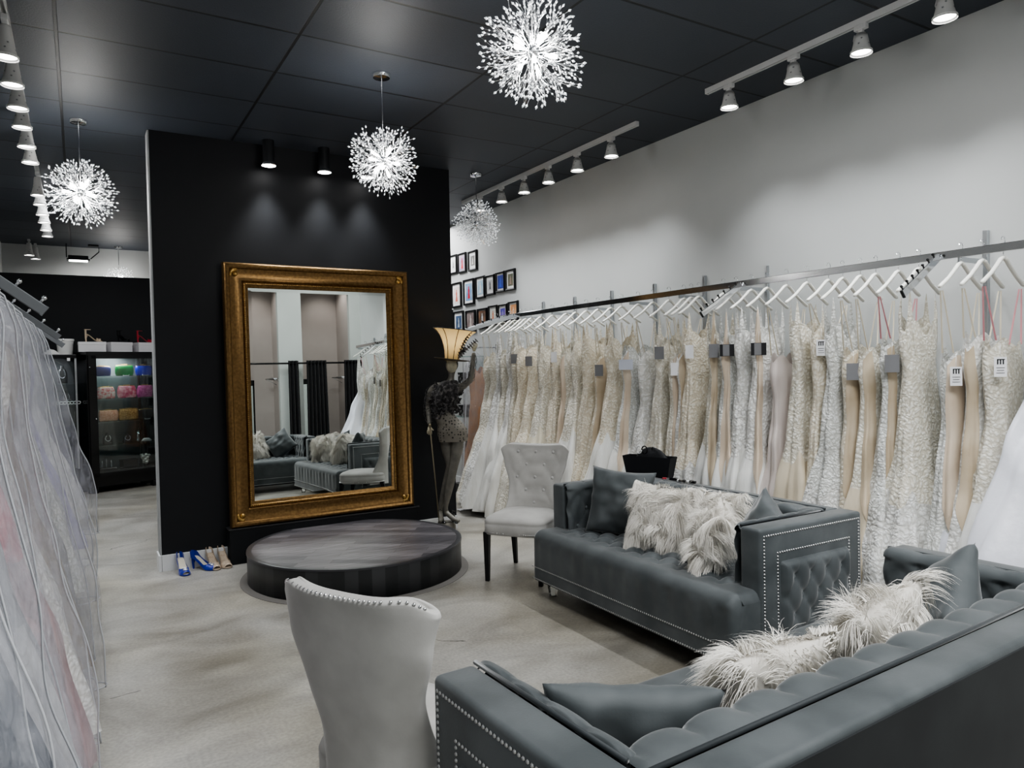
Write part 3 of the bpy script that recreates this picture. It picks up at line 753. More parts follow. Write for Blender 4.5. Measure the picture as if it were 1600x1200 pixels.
LIPM = mat('lipstick_red', (.28, .02, .03), .3)
for i, (dx, dy, rz, lb) in enumerate(((0, 0, .5, 'black lipstick tube lying on the sofa back beside a red tip'), (.0, -.10, -.2, 'black cosmetic tube with white band lying on the sofa back'), (.03, -.17, .3, 'short black cosmetic tube at the end of its group on the sofa back'))):
    t = thing('cosmetic_tube', lb, 'cosmetics', (3.60 + dx, 3.86 + dy, .777), rz + PI / 2, 'cosmetic tubes on the sofa back')
    MB().tube([(-.045, 0, 0), (.0, 0, 0)], .0105, 12).build('cap', BLACKGLOSS, t, smooth='auto')
    MB().tube([(.0, 0, 0), (.02, 0, 0)], .0095, 12).build('band', WHITEPL if i else STEEL, t, smooth='auto')
    MB().tube([(.02, 0, 0), (.05, 0, 0)], .0105, 12).build('tip', LIPM if i == 0 else BLACKGLOSS, t, smooth='auto')
# ------------------------------------------------------------------ mirror, plinth, platform
t = thing('floor_mirror', 'tall mirror in a wide antique gold frame leaning against the black wall', 'mirror', (1.872, 6.44, .30), 0)
t.rotation_euler = (math.radians(-MIRROR_TILT), 0, math.radians(MIRROR_YAW))
MW, MH = 1.655, 2.228
prof = [(0, 0), (0, .055), (.006, .072), (.018, .084), (.03, .088), (.042, .082), (.050, .066), (.053, .056), (.062, .052), (.080, .044), (.10, .040), (.122, .042), (.138, .050), (.146, .052), (.152, .040), (.158, .034), (.166, .042), (.176, .042), (.184, .030), (.196, .024), (.205, .014), (.205, 0)]
def frame_ring(d, hgt):
    return [(-MW / 2 + d, -hgt, d), (MW / 2 - d, -hgt, d), (MW / 2 - d, -hgt, MH - d), (-MW / 2 + d, -hgt, MH - d)]
fr = MB().rings([frame_ring(d, h_) for d, h_ in prof]).build('frame', GOLD, t, smooth='auto')
for d, hgt, st, r in ((.171, .042, .016, .006), (.030, .078, .022, .008)):
    q = [Vector(p) for p in frame_ring(d, hgt)]; q.append(q[0])
    MB().nails(q, (0, -1, 0), st, r).build('bead_trim', GOLDB, fr)
for sx in (-1, 1):
    for zz, sz in ((0, 1), (MH, -1)):
        b = MB()
        for k in range(7):
            a = PI / 2 * k / 6; R1 = .052
            b.sph((sx * (MW / 2 - .10 + R1 * cos(a) * .8), -.060, zz + sz * (.10 - R1 * sin(a) * .8)), .013, (1, .6, 1.3), 8, 6)
        b.sph((sx * (MW / 2 - .095), -.058, zz + sz * .095), .022, (1, .6, 1), 10, 7)
        b.build('corner_ornament', GOLDB, fr)
gw = .205; m = MB(); bv = .028
o_ = [(-MW / 2 + gw, -.012, gw), (MW / 2 - gw, -.012, gw), (MW / 2 - gw, -.012, MH - gw), (-MW / 2 + gw, -.012, MH - gw)]
i_ = [(-MW / 2 + gw + bv, -.0124, gw + bv), (MW / 2 - gw - bv, -.0124, gw + bv), (MW / 2 - gw - bv, -.0124, MH - gw - bv), (-MW / 2 + gw + bv, -.0124, MH - gw - bv)]
m.rings([o_, i_]); m.poly(i_)
m.build('glass', GLASSM, t, smooth=False, weld=.0001)
MB().box((0, -.004, MH / 2), (MW - .05, .006, MH - .05)).build('backing', BLACKPAINT, t, smooth=False)

t = thing('plinth', 'low black plinth under the gold mirror', 'plinth', (1.88, 6.425, 0))
MB().box((0, 0, .1435), (1.70, .14, .287), .004).build('body', BLACKPAINT, t, smooth=False)
MB().box((0, -.002, .2935), (1.72, .15, .012), .003).build('top_edge', mat('worn_black_edge', (.03, .03, .032), .4), t, smooth=False)

def plank_mat(name, side=False):
    m, N, L, b = node_mat(name)
    tc = N.new('ShaderNodeTexCoord'); mp = N.new('ShaderNodeMapping'); mp.inputs['Rotation'].default_value = (0, 0, .62); L.new(tc.outputs['Object'], mp.inputs[0])
    br = N.new('ShaderNodeTexBrick'); br.inputs['Scale'].default_value = 1; br.inputs['Brick Width'].default_value = .62; br.inputs['Row Height'].default_value = .095; br.offset = .37
    br.inputs['Mortar Size'].default_value = .0014; br.inputs['Color1'].default_value = (.070, .068, .075, 1); br.inputs['Color2'].default_value = (.165, .158, .165, 1); br.inputs['Mortar'].default_value = (.02, .02, .02, 1)
    L.new(mp.outputs[0], br.inputs['Vector'])
    mp2 = N.new('ShaderNodeMapping'); mp2.inputs['Rotation'].default_value = (0, 0, .62); mp2.inputs['Scale'].default_value = (3, 40, 3); L.new(tc.outputs['Object'], mp2.inputs[0])
    n = N.new('ShaderNodeTexNoise'); n.inputs['Scale'].default_value = 1.2; n.inputs['Detail'].default_value = 6; L.new(mp2.outputs[0], n.inputs['Vector'])
    r = N.new('ShaderNodeValToRGB'); r.color_ramp.elements[0].color = (.6, .58, .57, 1); r.color_ramp.elements[1].color = (1.5, 1.48, 1.5, 1); r.color_ramp.elements[0].position = .3; r.color_ramp.elements[1].position = .7
    L.new(n.outputs['Fac'], r.inputs[0])
    mx = N.new('ShaderNodeMixRGB'); mx.blend_type = 'MULTIPLY'; mx.inputs[0].default_value = 1; L.new(br.outputs['Color'], mx.inputs[1]); L.new(r.outputs[0], mx.inputs[2]); L.new(mx.outputs[0], b.inputs['Base Color'])
    b.inputs['Roughness'].default_value = .36
    return m
PLANK = plank_mat('dark_plank_laminate')
def side_mat():
    m, N, L, b = node_mat('dark_side_planks')
    tc = N.new('ShaderNodeTexCoord'); sp = N.new('ShaderNodeSeparateXYZ'); L.new(tc.outputs['Object'], sp.inputs[0])
    at = N.new('ShaderNodeMath'); at.operation = 'ARCTAN2'; L.new(sp.outputs[1], at.inputs[0]); L.new(sp.outputs[0], at.inputs[1])
    mu = N.new('ShaderNodeMath'); mu.operation = 'MULTIPLY'; mu.inputs[1].default_value = 9.0; L.new(at.outputs[0], mu.inputs[0])
    fl = N.new('ShaderNodeMath'); fl.operation = 'FLOOR'; L.new(mu.outputs[0], fl.inputs[0])
    wn = N.new('ShaderNodeTexWhiteNoise'); wn.noise_dimensions = '1D'; L.new(fl.outputs[0], wn.inputs['W'])
    r = N.new('ShaderNodeValToRGB'); r.color_ramp.elements[0].color = (.016, .018, .020, 1); r.color_ramp.elements[1].color = (.050, .052, .056, 1); L.new(wn.outputs['Value'], r.inputs[0])
    L.new(r.outputs[0], b.inputs['Base Color']); b.inputs['Roughness'].default_value = .4
    return m
t = thing('round_platform', 'low round fitting platform with dark plank top in front of the gold mirror', 'platform', (1.868, 5.605, 0))
PR = .832
MB().lathe([(PR, .004), (PR, .222)], 96, cap0=True, cap1=False).build('side', side_mat(), t)
MB().lathe([(0, .236), (PR - .035, .236)], 96, cap0=False, cap1=False).build('top', PLANK, t, smooth=False)
MB().lathe([(PR - .035, .2365), (PR - .02, .238), (PR + .004, .236), (PR + .005, .222), (PR - .01, .220)], 96, cap0=False, cap1=False).build('edge_band', mat('charcoal_edge', (.05, .05, .055), .3), t, smooth='auto')
MB().lathe([(PR + .001, .0), (PR + .055, .0), (PR + .055, .004), (PR + .001, .010)], 96, cap0=False, cap1=False).build('floor_ring', mat('taupe_floor_ring', (.17, .16, .15), .6), t, smooth='auto')

# ------------------------------------------------------------------ lady-shaped lamp
STONE = mat('bronze_grey_figure', (.135, .128, .112), .45, .25, col2=(.20, .19, .165), nscale=14, bump=.15, bscale=60, bdist=.003)
FACEM = mat('pale_green_bronze', (.56, .51, .38), .45, .1, col2=(.42, .40, .30), nscale=20)
LACEB = mat('black_ruffle_lace', (.022, .020, .021), .6, col2=(.20, .185, .18), nscale=34, bump=.9, bscale=60, bdist=.02, sheen=.3, ramp=(.5, .72))
DOTS = None
def dots_mat():
    m, N, L, b = node_mat('dotted_grey_fabric')
    tc = N.new('ShaderNodeTexCoord'); v = N.new('ShaderNodeTexVoronoi'); v.inputs['Scale'].default_value = 38; v.inputs['Randomness'].default_value = .5; L.new(tc.outputs['Object'], v.inputs['Vector'])
    r = N.new('ShaderNodeValToRGB'); r.color_ramp.elements[0].position = .30; r.color_ramp.elements[1].position = .36; r.color_ramp.elements[0].color = (.02, .018, .016, 1); r.color_ramp.elements[1].color = (.17, .155, .13, 1)
    L.new(v.outputs['Distance'], r.inputs[0]); L.new(r.outputs[0], b.inputs['Base Color']); b.inputs['Roughness'].default_value = .7
    return m
def skin_body(name, verts, edges, rad, m, parent, root=0, sub=2):
    me = bpy.data.meshes.new(name); me.from_pydata(verts, edges, [])
    o = bpy.data.objects.new(name, me); COL.objects.link(o)
    sk = o.modifiers.new('skin', 'SKIN'); sk.use_smooth_shade = True; sk.branch_smoothing = .4
    for i, r in enumerate(rad):
        v = me.skin_vertices[0].data[i]; v.radius = r if isinstance(r, tuple) else (r, r); v.use_root = (i == root)
    sb = o.modifiers.new('sub', 'SUBSURF'); sb.levels = sub; sb.render_levels = sub
    bpy.context.view_layer.update()
    dg = bpy.context.evaluated_depsgraph_get()
    nm = bpy.data.meshes.new_from_object(o.evaluated_get(dg))
    o.modifiers.clear(); o.data = nm; bpy.data.meshes.remove(me); nm.name = name
    nm.materials.clear(); nm.materials.append(m); nm.shade_smooth()
    if parent: o.parent = parent
    return o
t = thing('figural_floor_lamp', 'slim lady-shaped floor lamp with amber hat shade standing at the black wall corner', 'lamp', (2.985, 6.17, 0), math.atan2(-.513, .858))
V = [(.02, 0, 1.03), (-.045, .0, 1.17), (-.035, .0, 1.33), (.0, .0, 1.43), (.028, 0, 1.50), (.032, -.005, 1.56), (.034, -.015, 1.62), (.034, -.01, 1.68),   # 0-7
     (-.115, 0, 1.435), (-.165, .0, 1.40), (-.20, .035, 1.24), (-.185, -.05, 1.11), (-.183, -.06, 1.075),   # 8-12 arm with cane
     (.085, 0, 1.43), (.125, -.01, 1.42), (.215, -.045, 1.50), (.245, -.06, 1.71), (.25, -.06, 1.75),       # 13-17 raised arm
     (-.03, .0, .99), (-.035, .02, .88), (.005, .0, .69), (-.045, .03, .50), (-.108, .05, .285), (-.115, .055, .24), (-.10, -.03, .185), (-.095, -.09, .17),  # 18-25 leg
     (.075, -.01, .99), (.075, -.02, .88), (.035, -.045, .69), (-.01, -.03, .50), (-.055, -.01, .29), (-.05, -.005, .24), (.025, -.06, .185), (.085, -.10, .17)]  # 26-33 leg
Ed = [(0, 1), (1, 2), (2, 3), (3, 4), (4, 5), (5, 6), (6, 7), (3, 8), (8, 9), (9, 10), (10, 11), (11, 12), (3, 13), (13, 14), (14, 15), (15, 16), (16, 17),
      (0, 18), (18, 19), (19, 20), (20, 21), (21, 22), (22, 23), (23, 24), (24, 25), (0, 26), (26, 27), (27, 28), (28, 29), (29, 30), (30, 31), (31, 32), (32, 33)]
rad = [(.105, .085), (.078, .066), (.10, .082), (.075, .06), (.032, .032), (.03, .03), (.052, .062), (.048, .055),
       .04, .042, .032, .021, .022, .04, .04, .03, .02, .022,
       .075, .068, .046, .045, .024, .025, .026, .018, .075, .068, .046, .045, .024, .025, .026, .018]
body = skin_body('figure', V, Ed, rad, STONE, t)
# face and hair
fm = MB(); hd = Vector((.034, -.018, 1.628))
def facef(u, v):
    a = (u - .5) * PI * 1.15; p = (v - .5) * PI * .98
    x, z = sin(a) * cos(p) * .052, sin(p) * .07; y = -cos(a) * cos(p) * .062
    nz = math.exp(-((u - .5) / .05) ** 2) * math.exp(-((v - .47) / .10) ** 2) * .016            # nose
    ey = -.008 * sum(math.exp(-((u - c) / .05) ** 2 - ((v - .55) / .045) ** 2) for c in (.38, .62))  # eye sockets
    li = .006 * math.exp(-((u - .5) / .08) ** 2) * (math.exp(-((v - .335) / .022) ** 2) + math.exp(-((v - .285) / .022) ** 2))
    ch = .008 * math.exp(-((u - .5) / .10) ** 2 - ((v - .16) / .08) ** 2)
    return hd + Vector((x, y - nz - ey - li - ch, z))
fm.grid(facef, 36, 36).build('face', FACEM, body)
MB().sph(hd + Vector((0, .028, .012)), .064, (.95, 1, 1.1), 16, 10).build('hair', LACEB, body)
# hands with fingers
for (wx, wy, wz, dirn, curl) in ((-.183, -.06, 1.075, Vector((0, -.25, -1)), 1.0), (.25, -.06, 1.75, Vector((.2, -.2, 1)), .5)):
    hv = [(wx, wy, wz)]; he = []; hr_ = [.017]
    d = dirn.normalized(); sd = d.cross(Vector((0, -1, .3))).normalized(); nn = sd.cross(d)
    palm = Vector((wx, wy, wz)) + d * .035; hv.append(tuple(palm)); he.append((0, 1)); hr_.append((.024, .014))
    for k in range(4):
        b0 = palm + d * .02 + sd * (k - 1.5) * .0125; l = (.019, .022, .021, .016)[k]; dd = d.copy(); pi_ = 1
        p = b0
        for s_ in range(3):
            hv.append(tuple(p)); he.append((pi_, len(hv) - 1)); hr_.append(.0062 - s_ * .0008); pi_ = len(hv) - 1
            dd = (dd + nn * -.45 * curl).normalized(); p = p + dd * l
    b0 = palm - sd * .022; hv.append(tuple(b0)); he.append((1, len(hv) - 1)); hr_.append(.008); q = len(hv) - 1
    hv.append(tuple(b0 - sd * .018 + d * .018)); he.append((q, len(hv) - 1)); hr_.append(.0065)
    skin_body('hand', hv, he, hr_, FACEM, body, 0, 1)
def cloth(name, levels, m, ruff, n=64, seed=0, par=t):
    rs = []
    for (cx_, cy_, z, rx, ry, k) in levels:
        rs.append([(cx_ + (rx * (1 + ruff * k * noise.noise(Vector((cos(a) * 4 + seed, sin(a) * 4, z * 22))))) * cos(a), cy_ + ry * (1 + ruff * k * noise.noise(Vector((cos(a) * 4 + seed, sin(a) * 4, z * 22 + 5)))) * sin(a), z) for a in [2 * PI * i / n for i in range(n)]])
    return MB().rings(rs).build(name, m, par)
lv = [(-.06, 0, 1.13 + .0, .085, .075, .4)]
lv = []
for k in range(27):
    q = k / 26; z = lerp(1.13, 1.49, q)
    cx_ = interp([(1.13, -.05), (1.2, -.05), (1.35, -.038), (1.43, -.01), (1.5, .02)], z)
    rx = interp([(1.13, .098), (1.18, .09), (1.3, .125), (1.37, .135), (1.43, .125), (1.47, .085), (1.5, .045)], z)
    lv.append((cx_, -.005, z, rx, rx * .78, .8))
cloth('bodice', lv, LACEB, .35, 72, 3)
lv = [(interp([(.92, .03), (1.05, .02), (1.17, -.045)], z), 0, z, interp([(.92, .135), (1.02, .14), (1.1, .115), (1.17, .092)], z), interp([(.92, .115), (1.02, .12), (1.1, .10), (1.17, .08)], z), .5) for z in [.915 + .255 * k / 14 for k in range(15)]]
cloth('skirt', lv, dots_mat(), .12, 56, 8)
m = MB()
for k in range(150):
    a = RND.random() * 2 * PI; z = RND.uniform(1.16, 1.46); rx = interp([(1.13, .10), (1.3, .125), (1.37, .14), (1.43, .13), (1.5, .06)], z); cx_ = interp([(1.13, -.05), (1.35, -.038), (1.5, .02)], z)
    p = Vector((cx_ + rx * cos(a), rx * .8 * sin(a), z)); q = p + Vector((cos(a) * .03, sin(a) * .03, RND.uniform(-.02, .03)))
    s_ = Vector((RND.uniform(-1, 1), RND.uniform(-1, 1), RND.uniform(-1, 1))) * .018
    m.poly([p - s_, q - s_ * .6, q + s_, p + s_])
m.build('ruffle', LACEB, t, fixn=False)
def scribble(name, pts, r, turns, parent):
    m = MB()
    for j in range(4):
        out = []
        n = 46
        for k in range(n):
            q = k / (n - 1) * (len(pts) - 1); i = min(len(pts) - 2, int(q)); f = q - i
            c = Vector(pts[i]).lerp(Vector(pts[i + 1]), f); a = q * turns + j * 1.7
            out.append(c + Vector((cos(a) * r, sin(a * 1.3) * r, sin(a) * r * .6)))
        m.tube(out, .0026, 4)
    m.build(name, LACEB, parent)
scribble('lace_sleeve', [(.13, -.01, 1.42), (.215, -.045, 1.50), (.245, -.06, 1.71)], .034, 6, t)
scribble('lace_sleeve', [(-.165, 0, 1.42), (-.20, .035, 1.24), (-.188, -.04, 1.12)], .044, 6, t)
MB().tube([(-.175, -.085, 1.06), (-.14, -.06, .55), (-.115, -.04, .15)], .006, 8).sph((-.176, -.086, 1.075), .016).build('cane', mat('bronze_rod', (.22, .19, .13), .4, .6), t)
for (cx_, cy_) in ((-.105, .0), (.01, -.04)):
    MB().tube([(cx_ - .01, cy_ + .05, .155), (cx_ - .012, cy_ + .055, .24)], [.006, .010], 8).tube([(cx_ + .0, cy_ + .04, .225), (cx_ + .02, cy_ - .03, .163), (cx_ + .05, cy_ - .08, .158)], [.018, .02, .014], 8, flat=.35).tube([(cx_ - .026, cy_ + .03, .25), (cx_, cy_ + .01, .26), (cx_ + .02, cy_ + .035, .25)], .004, 6).build('sandal', BLACKGLOSS, t)
MB().lathe([(.085, 0), (.09, .01), (.088, .13), (.08, .15), (0, .152)], 40, c=(-.05, 0, 0), cap0=True, cap1=False).build('base', STONE, t, smooth='auto')
tm = Matrix.Translation((.034, 0, 1.672)) @ Matrix.Rotation(math.radians(7), 4, 'Y')
MB().lathe([(.055, .0), (.12, .004), (.165, .012), (.172, .018), (.165, .02), (.12, .012), (.055, .012)], 40, cap0=False, cap1=False).xf(tm).build('hat_brim', mat('brown_wire_mesh', (.10, .08, .055), .5, .4, bump=.8, bscale=120), t)
def shade_ring(z, r): return [(r * cos(a) * (1 + .03 * cos(8 * a) * (z / .3)), r * sin(a) * (1 + .03 * cos(8 * a) * (z / .3)), z) for a in [2 * PI * i / 64 for i in range(64)]]
SP = [(.0, .066), (.04, .07), (.09, .078), (.14, .092), (.19, .112), (.235, .138), (.27, .168), (.295, .20)]
AMB, N, L, b = node_mat('amber_shade')
b.inputs['Base Color'].default_value = (.75, .52, .22, 1); b.inputs['Roughness'].default_value = .6; b.inputs['Emission Color'].default_value = (1, .68, .28, 1)
tcn = N.new('ShaderNodeTexCoord'); sp_ = N.new('ShaderNodeSeparateXYZ'); L.new(tcn.outputs['Object'], sp_.inputs[0])
rr = N.new('ShaderNodeValToRGB'); mrz = N.new('ShaderNodeMapRange'); mrz.inputs[1].default_value = 1.67; mrz.inputs[2].default_value = 1.98; L.new(sp_.outputs[2], mrz.inputs[0]); L.new(mrz.outputs[0], rr.inputs[0])
e_ = rr.color_ramp.elements; e_[0].color = (.14, .12, .09, 1); e_[0].position = .1; e_[1].color = (.34, .34, .34, 1); k_ = e_.new(.55); k_.color = (.75, .75, .75, 1)
L.new(rr.outputs[0], b.inputs['Emission Strength'])
sh = MB().rings([shade_ring(z, r) for z, r in SP]).xf(tm).build('lamp_shade', AMB, t)
m = MB()
for k in range(8):
    a = 2 * PI * (k + .35) / 8
    m.tube([(r * 1.012 * cos(a), r * 1.012 * sin(a), z) for z, r in SP], .0035, 5)
m.tube([((.203) * cos(a), .203 * sin(a), .295) for a in [2 * PI * i / 48 for i in range(49)]], .0038, 5, cap=False)
m.xf(tm).build('shade_rib', LACEB, sh)
m = MB()
for s_, (dx, dz) in enumerate(((.10, .24), (.155, .16), (.06, .09))):
    pts = [Vector((.10 + dx * q * 1.1, -.07, 1.69 + dz * (q ** .8))) for q in [k / 9 for k in range(10)]]
    m.tube(pts, .004, 5)
    for k, p in enumerate(pts[1:]):
        m.poly([p, p + Vector((.028, -.01, -.012)), p + Vector((.012, 0, .012))]); m.poly([p, p + Vector((-.012, -.01, .03)), p + Vector((.010, 0, .014))])
m.build('hat_feather', LACEB, t, fixn=False)
light('POINT', 'shade_lamp', (2.985 + .03, 6.17, 1.86), 1.6, (1, .75, .4), .04)

# ------------------------------------------------------------------ shoes
def shoe(name, label, loc, rotz, upper, insole, heelm, L_=.235, H=.095, openness=0, group=None, deco=None, strap=None):
    """toe points to -y, heel at +y"""
    t = thing(name, label, 'shoe', loc, rotz, group)
    def zt(s): return .006 + (H - .006) * sstep(.25, .92, s)
    W = [(0, .012), (.05, .028), (.18, .040), (.32, .041), (.6, .030), (.85, .029), (.95, .024), (1, .008)]
    def sole(off):
        rs = []
        for k in range(21):
            s = k / 20; y = -L_ / 2 + L_ * s; w = interp(W, s)
            rs.append([(-w, y, zt(s) + off), (w, y, zt(s) + off), (w * .96, y, zt(s) + off - .008), (-w * .96, y, zt(s) + off - .008)])
        return MB().rings(rs, True, True, True)
    sole(.006).build('sole', heelm, t)
    rs = []
    for k in range(21):
        s = k / 20; w = interp(W, s) * .93
        rs.append([(-w, -L_ / 2 + .004 + (L_ - .008) * s, zt(s) + .009), (0, -L_ / 2 + .004 + (L_ - .008) * s, zt(s) + .008), (w, -L_ / 2 + .004 + (L_ - .008) * s, zt(s) + .009)])
    MB().rings(rs, False).build('insole', insole, t, fixn=False)
    MB().tube([(0, L_ / 2 - .02, H - .0), (0, L_ / 2 - .012, H * .5), (0, L_ / 2 - .016, .0)], [.022, .011, .0075], 10).build('heel', heelm, t, smooth='auto')
    m = MB(); ns, na = 40, 24
    def up(u, v):
        s = v; w = interp(W, s) * 1.04; y = -L_ / 2 - .003 + (L_ + .006) * s
        if strap == 'sandal': hh = .0
        hgt = interp([(0, .018), (.12, .036), (.28, .044), (.42, .030), (.7, .024), (.88, .050), (1, .056)], s)
        close = 1 - sstep(.24, .36, s)                  # toe box closed to the front third
        a = (u - .5) * 2
        full = PI * .5 * a                               # closed dome
        xd, zd = w * sin(full), hgt * cos(full)
        xo, zo = math.copysign(w, a), hgt * (1 - abs(a))
        q = close
        return Vector((lerp(xo * (1 - .12 * (1 - abs(a))), xd, q), y + .012 * (1 - abs(a)) * sstep(.85, 1, s), zt(s) + lerp(zo, zd, q)))
    if strap != 'sandal':
        a0 = .06 if openness else 0
        def gl(v0, v1, u0, u1, nu, nv): m.grid(lambda u, v: up(lerp(u0, u1, u), lerp(v0, v1, v)), nu, nv)
        gl(a0, .32, 0, 1, 24, 12); gl(.32, 1, 0, .4999, 10, 26); gl(.32, 1, .5001, 1, 10, 26)
        m.build('upper', upper, t, fixn=False, weld=.0003)
    else:
        for s0, s1, hh in ((.10, .24, .038), (.27, .33, .042)):
            m.grid(lambda u, v: Vector((interp(W, lerp(s0, s1, v)) * 1.05 * sin((u - .5) * PI), -L_ / 2 + L_ * lerp(s0, s1, v), zt(lerp(s0, s1, v)) + hh * cos((u - .5) * PI) + .004)), 16, 4)
        m.grid(lambda u, v: Vector((interp(W, lerp(.84, 1, u if True else 0)) * (1.05 if v > .5 else -1.05), -L_ / 2 + L_ * lerp(.84, 1, u), zt(lerp(.84, 1, u)) + .0)) if False else Vector((.027 * cos(PI * v) , L_ / 2 - .02 + .022 * sin(PI * v), zt(.93) + .075 * u)), 6, 14)
        pts = [(.034 * cos(a), L_ / 2 - .03 + .034 * sin(a) * (1.0 if sin(a) > 0 else 1.3), H + .07 + .004 * cos(a)) for a in [2 * PI * k / 20 for k in range(21)]]
        m.tube(pts, .0032, 5)
        m.build('upper', upper, t, fixn=False)
    if deco: MB().sph((0, -L_ / 2 + .035, .044), .020, (1, .7, .5), 12, 8).sph((0.0, -L_ / 2 + .055, .052), .013, (1.5, .6, .6), 10, 6).build('bow', deco, t)
    return t
ROYAL = mat('royal_blue_satin', (.010, .028, .30), .35, sheen=.4); INS = mat('cream_insole', (.62, .58, .48), .5); BEIGE = mat('beige_glitter', (.42, .33, .25), .5, .1, col2=(.52, .43, .34), nscale=60, bump=.3, bscale=200, bdist=.003)
PEWT = mat('silver_brooch', (.62, .64, .72), .25, .6)
shoe('high_heel_shoe', 'royal blue peep-toe pump with its toe to the camera, closest to the wall end', (.665, 6.34, 0), .12, ROYAL, INS, ROYAL, group='pairs of shoes on the floor by the black wall', deco=PEWT, openness=1)
shoe('high_heel_shoe', 'royal blue pump turned sideways, next to the beige shoes', (.825, 6.36, 0), .75, ROYAL, INS, ROYAL, group='pairs of shoes on the floor by the black wall', deco=PEWT, openness=1)
shoe('high_heel_shoe', 'beige peep-toe heel beside the blue pumps on the floor', (.895, 6.37, 0), .15, BEIGE, BEIGE, BEIGE, group='pairs of shoes on the floor by the black wall', openness=1)
shoe('high_heel_shoe', 'beige peep-toe heel next to the black plinth', (.985, 6.375, 0), .12, BEIGE, BEIGE, BEIGE, group='pairs of shoes on the floor by the black wall', openness=1)
# ------------------------------------------------------------------ display cabinet with clutches
def clear_glass(name, tint=(.9, .95, .95), a=.10):
    m, N, L, b = node_mat(name)
    tr = N.new('ShaderNodeBsdfTransparent'); tr.inputs[0].default_value = (*tint, 1)
    gl = N.new('ShaderNodeBsdfGlossy'); gl.inputs['Roughness'].default_value = .02
    mx = N.new('ShaderNodeMixShader'); mx.inputs[0].default_value = a
    L.new(tr.outputs[0], mx.inputs[1]); L.new(gl.outputs[0], mx.inputs[2]); L.new(mx.outputs[0], N['Material Output'].inputs[0])
    return m
PANE = clear_glass('cabinet_glass', (.93, .96, .96), .07)
SHELFG = clear_glass('shelf_glass', (.75, .85, .84), .18)
CW, CD, CH_ = .95, .46, 1.93
CABR = math.radians(20)
cabx, caby = .079 + .475 * .94 - .23 * .342, 11.28 + .475 * .342 + .23 * .94
t = thing('display_cabinet', 'black glass-fronted display cabinet holding clutch bags beside the mirror wall', 'cabinet', (cabx, caby, 0), CABR)
CM = Matrix.Translation((cabx, caby, 0)) @ Matrix.Rotation(CABR, 4, 'Z')
MB().box((0, 0, .16), (CW - .04, CD - .04, .15), .005).box((-CW / 2 + .06, -CD / 2 + .07, .04), (.10, .10, .08), .005).box((CW / 2 - .06, -CD / 2 + .07, .04), (.10, .10, .08), .005).box((-CW / 2 + .06, CD / 2 - .07, .04), (.10, .10, .08), .005).box((CW / 2 - .06, CD / 2 - .07, .04), (.10, .10, .08), .005).build('base', BLACKGLOSS, t, smooth=False)
MB().box((0, 0, .265), (CW, CD, .06), .004).build('bottom_panel', BLACKGLOSS, t, smooth=False)
MB().box((0, 0, CH_ - .03), (CW, CD, .06), .004).build('top_panel', BLACKGLOSS, t, smooth=False)
for s in (-1, 1): MB().box((s * (CW / 2 - .012), 0, 1.05), (.024, CD, 1.66), .002).build('side_panel', BLACKGLOSS, t, smooth=False)
MB().box((0, CD / 2 - .01, 1.05), (CW - .05, .014, 1.66)).build('back_panel', mat('smoked_back_panel', (.10, .115, .12), .25), t, smooth=False)
d = MB().box((-CW / 2 + .065, -CD / 2 - .01, 1.05), (.10, .02, 1.66), .002).box((CW / 2 - .03, -CD / 2 - .01, 1.05), (.045, .02, 1.66), .002).box((.02, -CD / 2 - .01, 1.86), (CW - .06, .02, .05), .002).box((.02, -CD / 2 - .01, .25), (CW - .06, .02, .05), .002).build('door', BLACKGLOSS, t, smooth=False)
MB().box((.035, -CD / 2 - .008, 1.05), (CW - .17, .004, 1.58)).build('door_glass', PANE, d, smooth=False)
MB().sph((-CW / 2 + .09, -CD / 2 - .028, 1.02), .012).sph((-CW / 2 + .03, -CD / 2 - .026, 1.72), .008).build('door_knob', CHROME, d)
SHZ = [.635, .96, 1.275, 1.59]
for z in SHZ: MB().box((.02, .0, z), (CW - .09, CD - .06, .010)).build('shelf', SHELFG, t, smooth=False)
for z in SHZ:
    pass
for x in (CW / 2 - .06, CW / 2 - .10): MB().box((x, CD / 2 - .03, 1.05), (.014, .014, 1.6)).build('shelf_standard', STEEL, t, smooth=False)
light('AREA', 'cabinet_lamp', tuple(CM @ Vector((0, 0, CH_ - .07))), 9, (1, 1, 1), .3, tuple(CM @ Vector((0, -.02, 0))))
def clutch(label, x, z, m, w=.19, h=.105, d=.06, dome=.0, clasp=GOLDB, stand=False):
    w, h, d = w * 1.3, h * 1.3, d * 1.3; p = CM @ Vector((x * 1.22 + .01, -.05, z + .006))
    t = thing('clutch_bag', label, 'clutch bag', p, CABR, 'clutch bags on the cabinet shelves')
    b = MB(); rs = []
    for k in range(13):
        q = k / 12; zz = h * q; ww = w / 2 * (1 - .10 * abs(2 * q - 1) ** 3) * (1 - dome * q * q); dd = d / 2 * math.sin(PI * (.12 + .80 * (1 - q * .75))) * 1.0
        rs.append([(ww * math.copysign(abs(cos(a)) ** .45, cos(a)), dd * math.copysign(abs(sin(a)) ** .7, sin(a)), zz) for a in [2 * PI * i / 28 for i in range(28)]])
    b.rings(rs, True, True, True).build('body', m, t)
    MB().tube([(w * .46 * (1 - dome) * x_, 0, h + .002 + .004 * (1 - x_ * x_)) for x_ in [k / 8 - 1 for k in range(17)]], .005, 6).build('frame', clasp, t)
    m2 = MB()
    for k in range(5): m2.octa((w * .07 * (k - 2), 0, h + .012), .007)
    m2.build('clasp', clasp, t)
    if stand: MB().tube([(-.04, -d * .6, .015), (-.04, -d * .6, 0.002), (.04, -d * .6, .002), (.04, -d * .6, .015)], .003, 5).build('stand', WHITEPL, t)
    return t
